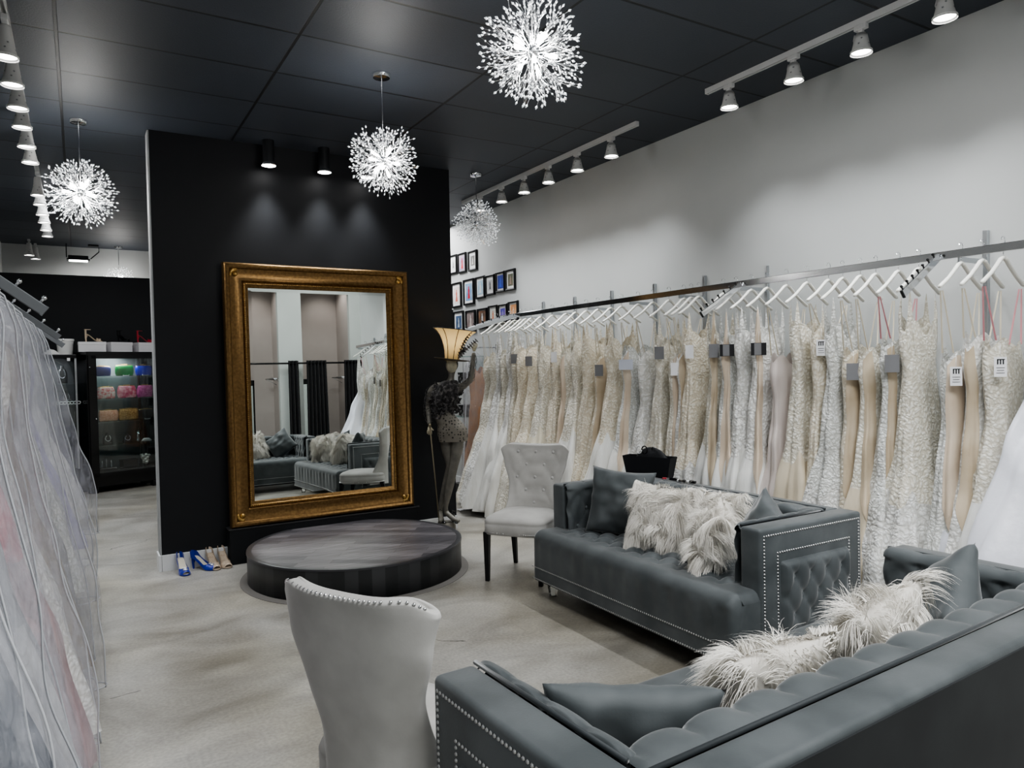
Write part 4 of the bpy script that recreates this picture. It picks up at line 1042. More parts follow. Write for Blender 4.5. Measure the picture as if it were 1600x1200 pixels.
def glit(name, a, b_, rough=.3, metal=.3, ns=70): return mat(name, a, rough, metal, col2=b_, nscale=ns, bump=.5, bscale=150, bdist=.004)
CL = [('navy blue satin clutch at the end of the top glass shelf', -.19, 3, mat('navy_satin', (.012, .014, .11), .35), dict(h=.10)),
      ('emerald green clutch with beaded clasp on the top glass shelf', .06, 3, glit('emerald_satin', (.004, .10, .02), (.01, .26, .06), .3, 0, 8), dict(stand=True, h=.11, d=.07)),
      ('bright blue box clutch on the top glass shelf', .28, 3, mat('bright_blue', (.006, .015, .42), .3), dict(w=.18, stand=True)),
      ('white beaded clutch with red flowers on the second glass shelf', -.15, 2, glit('white_red_beads', (.70, .66, .60), (.62, .10, .12), .4, 0, 30), dict(dome=.12, h=.12)),
      ('hot pink clutch with pale flower top on the second glass shelf', .08, 2, glit('pink_flowers', (.55, .02, .11), (.75, .42, .45), .4, 0, 22), dict(dome=.1, h=.13, w=.2)),
      ('magenta round clutch on the second glass shelf', .29, 2, glit('magenta_beads', (.42, .03, .22), (.62, .16, .36), .35, .1, 40), dict(dome=.2, w=.19, h=.13)),
      ('peach glitter clutch on the third glass shelf', -.13, 1, glit('peach_glitter', (.62, .28, .16), (.75, .45, .32)), dict(w=.2, h=.115)),
      ('gold sequin clutch on the third glass shelf', .09, 1, glit('gold_sequin', (.32, .16, .05), (.62, .40, .16), .3, .5), dict(w=.21, h=.12)),
      ('black evening clutch on the third glass shelf', .29, 1, BLACKGLOSS, dict(w=.18, stand=True))]
for lb, x, s, m, kw in CL: clutch(lb, x, SHZ[s], m, **kw)
def at_cab(x, y, z): return CM @ Vector((x * 1.2, y, z))
def bust(label, loc, rz, h=.14, m=BLACKPAINT, chain=PEWT):
    t = thing('necklace_bust', label, 'jewelry stand', loc, rz, 'necklace display busts')
    MB().rings([[(w * math.copysign(abs(cos(a)) ** .8, cos(a)), dd * sin(a) + y, z * h) for a in [2 * PI * i / 24 for i in range(24)]] for w, dd, y, z in ((.06, .045, 0, 0), (.062, .04, 0, .15), (.058, .03, .005, .5), (.045, .026, .008, .75), (.022, .02, .01, .85), (.019, .018, .01, 1.0))], True, True, True).build('body', m, t)
    MB().tube([(.034 * sin(a), -.034 + .012 * abs(sin(a)), h * (.62 - .32 * cos(a / 1.25))) for a in [-2.6 + 5.2 * k / 20 for k in range(21)]], .005, 6).build('necklace', chain, t)
    return t
bust('low black velvet stand with a wide white necklace on the fourth shelf of the cabinet', at_cab(-.14, -.04, SHZ[0] + .006), CABR, .16, BLACKPAINT, WHITEPL)
bust('small black bust with a silver necklace in the middle of the fourth cabinet shelf', at_cab(.08, -.04, SHZ[0] + .006), CABR, .13)
t = thing('crystal_vase', 'tall clear crystal vase on the fourth cabinet shelf', 'vase', at_cab(.22, .0, SHZ[0] + .006), CABR)
MB().lathe([(.028, 0), (.030, .01), (.026, .05), (.034, .17), (.031, .17), (.022, .05), (.0, .012)], 16, cap0=True, cap1=False).build('body', clear_glass('cut_crystal', (.85, .9, .92), .35), t)
t = thing('hair_comb', 'white bridal comb lying beside the crystal vase in the cabinet', 'hair comb', at_cab(.30, -.05, SHZ[0] + .006), CABR)
MB().tube([(-.07, 0, .008), (-.03, 0, .03), (.03, 0, .028), (.07, 0, .008)], [.006, .014, .013, .006], 8, flat=1.4).build('spine', WHITEPL, t)
m = MB()
for k in range(9): m.box((-.05 + k * .0125, -.012, .006), (.003, .05, .004))
m.build('teeth', WHITEPL, t, smooth=False)
t = thing('tray', 'black tray with clear stand on the cabinet floor', 'tray', at_cab(-.16, -.05, .2965), CABR)
MB().box((0, 0, .012), (.22, .14, .022), .006).build('body', BLACKGLOSS, t, smooth=False)
MB().tube([(-.06, 0, .024), (-.06, 0, .13)], .012, 10).tube([(.0, .01, .024), (.0, .01, .15)], .012, 10).tube([(.06, 0, .024), (.06, 0, .12)], .012, 10).build('clear_stand', clear_glass('acrylic_stand', (.85, .9, .92), .35), t)
t = thing('jewelry_box', 'closed black box on the cabinet floor', 'box', at_cab(.09, -.04, .2965), CABR)
MB().box((0, 0, .045), (.20, .13, .09), .005).build('body', BLACKPAINT, t, smooth=False); MB().box((0, 0, .098), (.206, .136, .022), .004).build('lid', BLACKPAINT, t, smooth=False)
t = thing('flower_headpiece', 'white flower headpiece on the cabinet floor', 'headpiece', at_cab(.28, -.05, .2965), CABR)
m = MB()
for k in range(16):
    a = k * 2.4; m.sph((.05 * cos(a) * (k / 16 + .2), .04 * sin(a), .03 + .012 * k * .7), .024, (1, .6, .8), 8, 6)
m.build('petals', mat('ivory_petal', (.72, .70, .64), .6), t)
# boxes and shoes on top
BOXM = mat('white_shoe_box', (.74, .73, .75), .5)
SHB = [(-.27, -.03, .33), (.03, .00, .30), (.325, -.02, .25)]
for i, (x, y, w_) in enumerate(SHB):
    p = at_cab(x, y, CH_ + .001)
    t = thing('shoe_box', ('white shoe box on the cabinet under a pale strappy sandal', 'white shoe box on the cabinet under a black shoe', 'white shoe box on the cabinet under a red sandal')[i], 'box', p, CABR + (-.30, .1, 0)[i], 'white shoe boxes on the cabinet')
    MB().box((0, 0, .06), (w_, .19, .12), .003).build('body', BOXM, t, smooth=False); MB().box((0, 0, .118), (w_ + .006, .196, .04), .003).build('lid', BOXM, t, smooth=False)
PALE = mat('champagne_leather', (.62, .50, .38), .4); REDM = mat('red_glitter', (.42, .03, .05), .35, .1)
shoe('high_heel_sandal', 'pale strappy sandal standing on a white shoe box', at_cab(-.25, -.03, CH_ + .1395), CABR + 1.35, PALE, mat('cream_sole', (.75, .68, .4), .5), PALE, .21, .10, strap='sandal', group='shoes on the shoe boxes')
shoe('high_heel_sandal', 'black sandal standing on a white shoe box', at_cab(.09, .0, CH_ + .1395), CABR + .35, BLACKGLOSS, BLACKGLOSS, BLACKGLOSS, .21, .10, strap='sandal', group='shoes on the shoe boxes')
shoe('high_heel_sandal', 'red sandal standing on a white shoe box', at_cab(.33, -.02, CH_ + .1395), CABR + 1.25, REDM, mat('pink_sole', (.6, .3, .28), .5), REDM, .21, .10, strap='sandal', group='shoes on the shoe boxes')

# ------------------------------------------------------------------ jewelry case behind the garment bags
jx, jy = -.365, 11.6
t = thing('jewelry_case', 'black jewelry case with grey metal corner post behind the garment bags', 'cabinet', (jx, jy, 0))
MB().box((0, 0, .18), (.66, .42, .36), .004).build('base', BLACKGLOSS, t, smooth=False)
MB().box((0, .2, 1.1), (.64, .02, 1.5)).build('back_panel', mat('dark_felt', (.03, .034, .038), .8), t, smooth=False)
MB().box((0, 0, 1.87), (.66, .44, .05), .003).build('top_panel', BLACKGLOSS, t, smooth=False)
MB().box((.318, -.20, 1.1), (.024, .024, 1.5), .002).build('corner_post', STEEL, t, smooth=False)
MB().box((-.318, -.20, 1.1), (.024, .024, 1.5), .002).build('corner_post', STEEL, t, smooth=False)
MB().box((0, -.215, 1.1), (.60, .004, 1.48)).build('front_glass', PANE, t, smooth=False)
for z in (.75, 1.22, 1.50): MB().box((0, 0, z), (.6, .36, .008)).build('shelf', SHELFG, t, smooth=False)
MB().box((.24, -.222, 1.83), (.035, .004, .04)).build('price_sticker', TAGW, t, smooth=False)
light('AREA', 'case_lamp', (jx, jy - .05, 1.82), 2.5, (1, 1, 1), .25, (jx, jy - .05, 0))
bust('black bust with a beaded necklace on the upper shelf of the jewelry case', (jx + .16, jy - .06, 1.507), 0, .24)
bust('black bust with a small tag on the middle shelf of the jewelry case', (jx + .20, jy - .06, 1.225), 0, .18)
bust('low black stand on the lower shelf of the jewelry case', (jx + .2, jy - .06, .757), 0, .10)
t = thing('chain_necklace', 'chunky white chain necklace hanging inside the jewelry case', 'necklace', (jx + .2, jy - .14, 1.225))
m = MB()
for k in range(8): m.tube([(-.14 + k * .04 + .022 * cos(a), 0, .02 + .018 * sin(a)) for a in [2 * PI * j / 12 for j in range(13)]], .006, 5, cap=False)
m.build('chain', WHITEPL, t)
t = thing('bucket', 'white plastic bucket on top of the jewelry case', 'bucket', (jx + .20, jy - .02, 1.896))
MB().lathe([(.085, 0), (.105, .19), (.108, .20), (.108, .215), (.100, .215), (.082, .01), (0, .008)], 28, cap0=True, cap1=False).build('body', WHITEPL, t, smooth='auto')
MB().lathe([(.111, .185), (.113, .20), (.111, .215)], 28, cap0=False, cap1=False).build('rim', WHITEPL, t)
t = thing('tissue_pack', 'crumpled white tissue pack beside the bucket on the jewelry case', 'paper pack', (jx + .04, jy - .1, 1.896))
MB().grid(lambda u, v: Vector(((u - .5) * .2, (v - .5) * .12, .012 + .06 * math.sin(PI * u) * math.sin(PI * v) + .02 * noise.noise(Vector((u * 7, v * 7, 0))) * math.sin(PI * u) * math.sin(PI * v))), 16, 10).box((0, 0, .008), (.2, .12, .014), .003).build('body', WHITEPL, t, fixn=False)

# ------------------------------------------------------------------ framed pictures on the far part of the white wall
FRB = mat('black_picture_frame', (.008, .008, .009), .35)
MATB = mat('white_mat_board', (.78, .78, .78), .7)
def print_mat(i, a, b_, c):
    m, N, L, b = node_mat('photo_print_%d' % i)
    tc = N.new('ShaderNodeTexCoord'); n = N.new('ShaderNodeTexNoise'); n.inputs['Scale'].default_value = 9; n.inputs['Detail'].default_value = 3; L.new(tc.outputs['Object'], n.inputs['Vector'])
    r = N.new('ShaderNodeValToRGB'); e = r.color_ramp.elements; e[0].position = .36; e[0].color = (*a, 1); e[1].position = .62; e[1].color = (*b_, 1); k = e.new(.5); k.color = tuple(lerp(x, y, .5) for x, y in zip(a, b_)) + (1,)
    L.new(n.outputs['Fac'], r.inputs[0]); L.new(r.outputs[0], b.inputs['Base Color']); b.inputs['Roughness'].default_value = .35
    return m
PICS = [  # y-centre, z0, z1, width, background a, b, figure colour, label, mat border
 (9.18, 2.905, 3.15, .235, (.7, .7, .7), (.6, .6, .6), (.06, .06, .06), 'black framed print of a small dark sketch figure, top row at the wall corner', .05),
 (8.915, 2.892, 3.15, .235, (.72, .72, .72), (.62, .62, .62), (.12, .12, .12), 'black framed print of a grey sketch figure, second in the top row', .05),
 (8.65, 2.878, 3.14, .245, (.25, .22, .4), (.65, .5, .55), (.5, .05, .06), 'black framed photo of a person in lilac and red, third in the top row', .012),
 (8.35, 2.869, 3.127, .25, (.1, .1, .1), (.35, .33, .3), (.75, .74, .7), 'black framed photo of a person in white on dark ground, end of the top row', .045),
 (8.835, 2.429, 2.765, .30, (.8, .78, .76), (.7, .6, .58), (.55, .16, .12), 'black framed photo of a red and white outfit beside the small sign', .035),
 (8.475, 2.436, 2.772, .31, (.08, .22, .45), (.3, .45, .6), (.55, .02, .04), 'black framed photo of a person in a red dress on blue', .035),
 (8.155, 2.489, 2.77, .26, (.25, .45, .6), (.5, .62, .7), (.72, .72, .74), 'black framed photo of a person in white on light blue', .03),
 (7.90, 2.506, 2.758, .25, (.45, .45, .46), (.62, .62, .62), (.05, .05, .06), 'black framed black and white photo of a figure, middle row', .04),
 (7.64, 2.519, 2.766, .235, (.02, .03, .2), (.05, .08, .42), (.05, .12, .62), 'black framed photo of a person in a blue dress, middle row', .02),
 (7.40, 2.519, 2.766, .235, (.04, .07, .04), (.2, .16, .1), (.32, .22, .18), 'black framed photo on dark ground, last of the middle row', .03),
 (9.14, 2.138, 2.41, .34, (.08, .05, .08), (.2, .12, .16), (.3, .16, .2), 'black framed dark photo in the bottom row beside the black wall edge', .06),
 (8.79, 2.076, 2.375, .31, (.03, .05, .1), (.1, .16, .28), (.45, .5, .55), 'black framed photo of a pale figure on navy, second of the bottom row', .04),
 (8.44, 2.08, 2.36, .28, (.14, .1, .1), (.3, .25, .24), (.55, .48, .45), 'black framed crowded photo without white border, third of the bottom row', .006),
 (8.12, 2.10, 2.36, .27, (.04, .05, .05), (.3, .16, .1), (.6, .6, .6), 'black framed photo of a person in silver, fourth of the bottom row', .008),
 (7.84, 2.13, 2.375, .24, (.55, .55, .5), (.65, .65, .6), (.62, .22, .12), 'black framed photo of a person in orange, fifth of the bottom row', .02),
 (7.60, 2.14, 2.37, .235, (.05, .05, .3), (.25, .15, .5), (.3, .28, .6), 'black framed photo in violet and blue, sixth of the bottom row', .03),
 (7.35, 2.15, 2.385, .235, (.5, .2, .08), (.7, .4, .2), (.68, .5, .4), 'black framed photo in orange tones, last of the bottom row above the rack', .02),
]
for i, (y, z0, z1, w_, a, b_, c, lb, bd) in enumerate(PICS):
    h_ = z1 - z0; w_ *= .93
    t = thing('picture_frame', lb, 'picture', (XR - .001, y, z0), -PI / 2, 'framed photos on the white wall')
    fw = .022; rr_ = []
    for d_, hg in ((0, 0), (0, .026), (.006, .030), (fw, .026), (fw, .010)):
        rr_.append([(-w_ / 2 + d_, -hg, d_), (w_ / 2 - d_, -hg, d_), (w_ / 2 - d_, -hg, h_ - d_), (-w_ / 2 + d_, -hg, h_ - d_)])
    MB().rings(rr_).build('frame', FRB, t, smooth=False)
    MB().box((0, -.010, h_ / 2), (w_ - 2 * fw + .004, .004, h_ - 2 * fw + .004)).build('mat_board', MATB, t, smooth=False)
    pw, ph = w_ - 2 * (fw + bd), h_ - 2 * (fw + bd)
    p = MB().box((0, -.0135, h_ / 2), (pw, .002, ph)).build('photo_print', print_mat(i, a, b_, c), t, smooth=False)
    fg = MB(); s_ = min(pw * 1.15, ph * .55); zc = h_ / 2
    out = [(-.30, -.78), (.32, -.78), (.16, -.10), (.22, .22), (.10, .42), (-.10, .42), (-.20, .2), (-.14, -.10)]
    fg.prism([(x * s_ * .9, -.0155, zc + z * ph * .5) for x, z in out], (0, .001, 0))
    fg.prism([(s_ * .11 * cos(q), -.0155, zc + ph * .27 + s_ * .13 * sin(q)) for q in [2 * PI * k / 10 for k in range(10)]], (0, .001, 0))
    fg.build('figure_shape', mat('figure_tone_%d' % i, c, .4), p, smooth=False)
t = thing('wall_sign', 'small grey text plaque on the white wall beside the framed photos', 'sign', (XR - .001, 9.16, 2.50), -PI / 2)
MB().box((0, -.004, .06), (.17, .006, .13)).build('panel', mat('pale_grey_panel', (.5, .5, .5), .6), t, smooth=False)
m = MB()
for k in range(4): m.box((0, -.0075, .105 - k * .03), (.13 - .02 * (k % 2), .001, .008))
m.build('text_lines', GREYMETAL, t, smooth=False)
t = thing('wall_bowl', 'grey half-round wall bowl under the small sign', 'wall sconce', (XR - .001, 9.10, 2.37), -PI / 2)
MB().rings([[(r * cos(a), -r * .8 * sin(a), z) for a in [PI * i / 20 for i in range(21)]] for r, z in ((.004, 0), (.05, .01), (.085, .04), (.10, .09), (.092, .09), (.08, .045), (.045, .018))], False).build('bowl', mat('grey_ceramic', (.32, .32, .31), .6), t, fixn=False)
MB().box((0, -.01, .085), (.16, .02, .02), .003).build('bracket', GREYMETAL, t, smooth=False)

# glass tower with black boxes, tucked behind the far gowns
t = thing('glass_shelf_unit', 'narrow glass shelf unit behind the lady lamp by the white wall', 'shelf', (4.27, 8.27, 0))
MB().box((0, 0, .06), (.30, .36, .12), .004).build('base', BLACKGLOSS, t, smooth=False)
for z in (.60, .985, 1.40, 1.75): MB().box((0, 0, z), (.30, .36, .008)).build('shelf', SHELFG, t, smooth=False)
for x in (-.145, .145):
    for y in (-.175, .175): MB().box((x, y, .93), (.008, .008, 1.64)).build('post', CHROME, t, smooth=False)
for i, z in enumerate((.604, .989, 1.404)):
    t = thing('patterned_box', 'small black and white patterned box on the %s glass shelf behind the lady lamp' % ('lowest', 'middle', 'upper')[i], 'box', (4.25, 8.22, z), 0, 'patterned boxes on the glass shelves')
    MB().box((0, 0, .065), (.18, .20, .13), .004).build('body', mat('patterned_black_%d' % i, (.006, .006, .006), .4, col2=(.5, .5, .5), nscale=26, ramp=(.55, .6)), t, smooth=False)
    MB().box((0, 0, .135), (.186, .206, .02), .003).build('lid', BLACKPAINT, t, smooth=False)
t = thing('paper_slip', 'crumpled paper slip on the concrete floor near the gown rack', 'paper', (3.70, 7.30, 0))
MB().grid(lambda u, v: Vector(((u - .5) * .16, (v - .5) * .10, .004 + .014 * abs(noise.noise(Vector((u * 5, v * 5, 1)))))), 12, 8).build('sheet', TAGW, t, fixn=False)

# ------------------------------------------------------------------ fitting room fittings behind the viewpoint (seen in the mirror)
CURT = mat('black_velvet_curtain', (.006, .006, .008), .85, sheen=.2)
zr = 2.14
t = thing('curtain_rod', 'long black curtain rod across the fitting rooms, seen in the mirror', 'curtain rod', (2.4, YF + .16, zr))
MB().tube([(-3.2, 0, 0), (3.85, 0, 0)], .022, 10).build('rod', BLACKGLOSS, t)
for x in (-3.24, 3.89): MB().sph((x, 0, 0), .045).build('finial', BLACKGLOSS, t)
for x in (-1.4, .2, 2.1, 3.7): MB().box((x, -.08, 0), (.03, .16, .03)).build('bracket', BLACKGLOSS, t, smooth=False)
for i, (x0, x1, lb) in enumerate(((-.5, -.1, 'black curtain panel at the end of the fitting rooms'), (.7, 1.25, 'black curtain panel between the end fitting rooms'), (4.38, 4.62, 'narrow black curtain panel beside the grey pier, seen in the mirror'), (4.80, 5.28, 'wide black curtain panel in the middle of the fitting rooms, seen in the mirror'), (5.70, 6.20, 'black curtain panel at the corner of the fitting rooms, seen in the mirror'))):
    o = MB().grid(lambda u, v: Vector((lerp(x0, x1, .5 + (u - .5) * (1 + .12 * (1 - v))), YF + .16 + .045 * sin(u * (x1 - x0) * 75) * (.6 + .4 * (1 - v)), .03 + (zr + .03) * v)), 60, 8).build('curtain', CURT, fixn=False)
    tag(o, lb, 'curtain', 'black fitting room curtains')
for i, (x, lb) in enumerate(((3.35, 'black framed mirror leaning in a fitting room, seen in the mirror beside the pale wall'), (5.25, 'black framed mirror inside the fitting room behind the wide curtain'))):
    t = thing('standing_mirror', lb, 'mirror', (x, YF - 1.33, 0), 0, 'fitting room mirrors')
    MB().box((-.28, 0, .9), (.13, .05, 1.8), .005).box((.28, 0, .9), (.13, .05, 1.8), .005).box((0, 0, 1.74), (.6, .05, .13), .005).box((0, 0, .06), (.6, .05, .12), .005).build('frame', BLACKGLOSS, t, smooth=False)
    MB().box((0, .0, .9), (.45, .012, 1.6)).build('glass', GLASSM, t, smooth=False)
for i, x in enumerate((4.425, 6.07)):
    t = thing('coat_bar', ('steel hanging bar on the wall of the fitting room beside the tall black frame', 'short steel hanging bar on the wall of the fitting room behind the wide curtain')[i], 'hanging bar', (x, YF - .75, 1.8), 0, 'fitting room hanging bars')
    MB().tube([(0, -.35, 0), (-.25, -.35, .02), (-.25, .35, .02), (0, .35, 0)], .014, 8).build('bar', STEEL, t)
    MB().tube([(0, -.35, -.12), (-.25, -.35, .02)], .008, 6).tube([(0, .35, -.12), (-.25, .35, .02)], .008, 6).build('brace', STEEL, t)
t = thing('wall_screen', 'dark upright wall screen high in the fitting room, seen at the mirror edge', 'screen', (3.12, YF - 1.37, 2.55))
MB().box((0, 0, .45), (.5, .05, .95), .01).build('housing', BLACKGLOSS, t, smooth=False)
MB().box((0, .028, .45), (.44, .006, .88)).build('panel', mat('dark_screen', (.05, .06, .065), .1), t, smooth=False)
# ------------------------------------------------------------------ chrome wall rack with hangers and gowns
GX, GZ = 4.13, 2.17
t = thing('gown_rack', 'long chrome wall rail on slotted uprights holding the white gowns', 'clothes rack', (GX, 4.2, 0))
MB().box((0, -.0, GZ), (.020, 5.9, .045), .003).build('rail', CHROME, t, smooth=False)
for y in (1.30, 2.146, 3.67, 4.296, 4.897, 5.504, 6.114, 6.706):
    MB().box((XR - GX - .014, y - 4.2, 1.22), (.026, .026, 2.2), .002).build('upright', STEEL, t, smooth=False)
    MB().box(((XR - GX - .02) / 2, y - 4.2, GZ - .03), (XR - GX - .03, .008, .028)).build('bracket', STEEL, t, smooth=False)
def waterfall(loc, d, label, group, m, pegs=7, dark=True, wd=.024, hg=.042):
    t = thing('waterfall_arm', label, 'display arm', loc, 0, group)
    d = Vector(d); L_ = d.length; q = d.normalized()
    up = Vector((0, 0, 1)); up = (up - q * up.dot(q)).normalized(); sd = q.cross(up)
    Mx = Matrix.Translation(d / 2) @ Matrix((q, sd, up)).transposed().to_4x4()
    MB().box((0, 0, 0), (L_, wd * .5, hg), .003).xf(Mx).build('bar', m, t, smooth=False)
    for k in range(pegs):
        p = d * ((k + .7) / pegs) + up * hg * .5
        MB().tube([p, p + up * .016], .005, 6).sph(p + up * .018, .0085, u=8, v=6).build('peg', BLACKGLOSS if dark else CHROME, t)
    MB().box((0, 0, 0), (.008, wd * .6, hg * 1.05)).xf(Matrix.Translation(d) @ Matrix((q, sd, up)).transposed().to_4x4()).build('end_cap', BLACKGLOSS if dark else m, t, smooth=False)
    return t
waterfall((GX - .012, 2.24, GZ - .005), (-.30, .03, -.215), 'slanted chrome arm with black pegs among the lace gowns closest to the camera', 'chrome slanted arms on the gown rack', CHROME)
waterfall((GX - .012, 3.64, GZ - .005), (-.34, .06, -.22), 'slanted chrome arm with black pegs above the middle of the gown rack', 'chrome slanted arms on the gown rack', CHROME)
waterfall((GX - .012, 6.84, GZ - .005), (-.60, .0, -.17), 'long pale arm at the far end of the gown rack beside the framed photos', 'chrome slanted arms on the gown rack', STEEL, 6)
waterfall((GX - .012, 7.06, GZ - .005), (-.48, .02, -.15), 'shorter pale arm at the very end of the gown rack', 'chrome slanted arms on the gown rack', STEEL, 5)
MB_ = None
def make_hanger(label, loc, group):
    t = thing('clothes_hanger', label, 'hanger', loc, 0, group)
    b = MB()
    for s in (-1, 1):
        pts = [(0, 0, -.075), (s * .025, 0, -.083), (s * .07, 0, -.120), (s * .12, 0, -.158), (s * .17, 0, -.188), (s * .205, 0, -.208), (s * .214, 0, -.214)]
        b.tube(pts, [.013, .0125, .012, .0115, .0125, .0125, .008], 8, flat=.75)
    b.build('body', HANGW, t)
    b = MB().tube([(0, 0, -.072), (0, 0, -.03)], .0022, 6)
    b.tube([(.0 + .019 * sin(a), 0, .012 - .019 * cos(a) + .0) if False else (.019 * cos(a), 0, .016 + .019 * sin(a)) for a in [-PI / 2 + PI * 1.5 * k / 14 for k in range(15)]], .0022, 6)
    b.tube([(0, 0, -.03), (0, 0, -.003)], .0022, 6)
    b.build('hook', CHROME, t)
    return t
PROF = {
 'mermaid': ([(0, .37), (.2, .32), (.40, .24), (.54, .185), (.64, .175), (.74, .145), (.84, .135), (.93, .165), (1, .155)], [(0, .27), (.2, .205), (.4, .135), (.55, .075), (.66, .062), (.8, .046), (.93, .056), (1, .04)]),
 'aline': ([(0, .38), (.3, .30), (.55, .20), (.75, .14), (.92, .165), (1, .155)], [(0, .31), (.3, .215), (.55, .11), (.75, .05), (.93, .058), (1, .045)]),
 'sheath': ([(0, .31), (.25, .25), (.45, .195), (.6, .18), (.75, .145), (.92, .165), (1, .155)], [(0, .18), (.25, .125), (.45, .075), (.6, .06), (.8, .046), (.93, .055), (1, .04)]),
 'ball': ([(0, .56), (.3, .47), (.58, .28), (.72, .155), (.92, .18), (1, .17)], [(0, .46), (.3, .36), (.58, .17), (.75, .07), (1, .05)]),
}
PINKR = mat('pink_ribbon', (.55, .25, .27), .4); CREAMR = mat('cream_ribbon', (.66, .60, .48), .5)
def gown(label, loc, kind, top, hem, mb_, ms_, lin=None, lw=.5, seed=0, tagk=None, strap=CREAMR, group='wedding gowns on the wall rail', cat='wedding gown', nt=60, ns=44, dip=.10, wide=1.0, split=.52, name='wedding_gown', lo=.34, fold=1.0, xlim=None, bend=0.0, xmax=None):
    t = thing(name, label, cat, loc, 0, group)
    r = random.Random(seed); A, B = PROF[kind]
    ph = [r.random() * 6.28 for _ in range(6)]; ks = [r.choice((5, 6, 7)), r.choice((9, 10, 11)), r.choice((14, 15, 17))]
    sh = r.uniform(-.02, .02)
    def pt(th, s, off=0.0):
        a, b = interp(A, s) * wide, interp(B, s)
        f = fold * (1 - s) ** 1.15
        k = .10 * sin(ks[0] * th + ph[0] + s * 2) + .075 * sin(ks[1] * th + ph[1] - s * 3) + .04 * sin(ks[2] * th + ph[2])
        g = .022 * noise.noise(Vector((cos(th) * 2 + seed * 3.1, sin(th) * 2, s * 7)))
        rad_ = 1 + k * f + g
        cx_ = math.copysign(abs(cos(th)) ** .85, cos(th)); sy_ = math.copysign(abs(sin(th)) ** .9, sin(th))
        x = cx_ * a * rad_ + sh * (1 - s) + bend * (1 - s) ** 1.5; y = sy_ * b * (1 + (k * 3.0) * f + g * 3) + math.sin(s * 5 + ph[3]) * .012 * (1 - s)
        zt = top - dip * (abs(cos(th)) ** 3) * .8 - (dip * .9 * math.exp(-(cos(th) / .33) ** 2))
        if sin(th) > 0: zt = zt + .02
        if strap is None and cat == 'wedding gown': zt = max(zt, lerp(zt, 2.0 if sin(th) < 0 else 1.985, math.exp(-((abs(cos(th)) - .80) / .10) ** 2)))
        z = hem + (zt - hem) * s + (0.02 * sin(ks[0] * th + ph[4]) * max(0, .1 - s) * 5)
        if off: x += cos(th) * off; y += sin(th) * off
        if xlim is not None: x = max(x, xlim)
        if xmax is not None: x = min(x, xmax - .02 * abs(sin(3 * th + ph[1])))
        return Vector((x, y, z))
    def part(nm, s0, s1, m_, n):
        rs = [[pt(2 * PI * i / nt, lerp(s0, s1, k / n)) for i in range(nt)] for k in range(n + 1)]
        return MB().rings(rs).build(nm, m_, t, fixn=False)
    part('skirt', 0, split, ms_, int(ns * split)); part('bodice', split, 1, mb_, int(ns * (1 - split)))
    if lin is not None:
        th0 = PI + r.uniform(.1, .9)
        def lf(u, v):
            s = lerp(lo, .985, v); w_ = lw * (sstep(0, .25, v) * (1 - .25 * sstep(.75, 1, v)) + .04)
            p = pt(th0 + (u - .5) * 2 * w_, s, .004); return p
        MB().grid(lf, 12, 40).build('lining', lin, t, fixn=False)
    zh = 1.962
    if strap is not None:
        for sx in (-1, 1):
            m = MB()
            for dy in (-.018, .018):
                p0 = Vector((sx * .185, dy * .3, zh)); p1 = pt(0 if sx > 0 else PI, 1); p1 = Vector((p1.x * .82, dy * 1.6, p1.z + .03))
                w_ = Vector((.0, .0035, 0)); q = [p0 - w_, p0 + w_, p1 + w_ * 1.3, p1 - w_ * 1.3]
                m.prism(q, (.002, 0, 0))
            m.build('strap', strap, t, smooth=False)
    if tagk:
        p = pt(PI + .6, .93); c = p + Vector((-.035, -.035, 0)); c.z = min(p.z, 1.69); nrm = Vector((-.80, -.60, 0)); sdv = Vector((.60, -.80, 0))
        def cardbox(w_, h_, cc, m_, nm, par=t):
            Mx = Matrix.Translation(cc) @ Matrix((sdv, -nrm, Vector((0, 0, 1)))).transposed().to_4x4()
            return MB().box((0, 0, 0), (w_, .0025, h_)).xf(Mx).build(nm, m_, par, smooth=False)
        if tagk == 'm':
            cd_ = cardbox(.055, .10, c, TAGW, 'price_tag')
            Mx = Matrix.Translation(c + nrm * .0025) @ Matrix((sdv, -nrm, Vector((0, 0, 1)))).transposed().to_4x4()
            k = MB()
            for x in (-.012, 0, .012): k.box((x, 0, .026), (.0055, .002, .026))
            k.box((0, 0, .037), (.030, .002, .005)).box((.0165, 0, .0375), (.005, .002, .004)).xf(Mx).build('letter_mark', INK, cd_, smooth=False)
            k = MB()
            for j in range(3): k.box((0, 0, -.004 - j * .013), (.036 - .006 * (j % 2), .0018, .003))
            k.xf(Mx).build('print_lines', TAGG, cd_, smooth=False)
        elif tagk == 'g': cardbox(.075, .10, c, TAGG, 'price_tag')
        elif tagk == 'b':
            c2 = cardbox(.10, .085, c, INK, 'price_tag'); cardbox(.045, .08, c + nrm * .004 + sdv * -.005, TAGG, 'inner_tag', c2)
        elif tagk == 'w': cardbox(.06, .10, c, TAGW, 'price_tag')
        elif tagk == 'l': cardbox(.12, .085, c, mat('pale_blue_card', (.60, .63, .72), .6), 'price_tag')
        MB().tube([c + Vector((0, 0, .05)), c + Vector((.02, .01, .12))], .0012, 4).build('tag_string', TAGW, t)
    return t
YG = [1.92, 2.02, 2.13, 2.36, 2.48, 2.62, 2.72, 2.84, 2.94, 3.1, 3.26, 3.42, 3.56, 3.7, 3.82, 4.07, 4.15, 4.23, 4.4, 4.59, 4.78, 5.0, 5.15, 5.34, 5.52, 5.69, 5.85, 6.09, 6.31, 6.49, 6.6, 6.7, 6.83, 6.93, 7.1, 7.24]
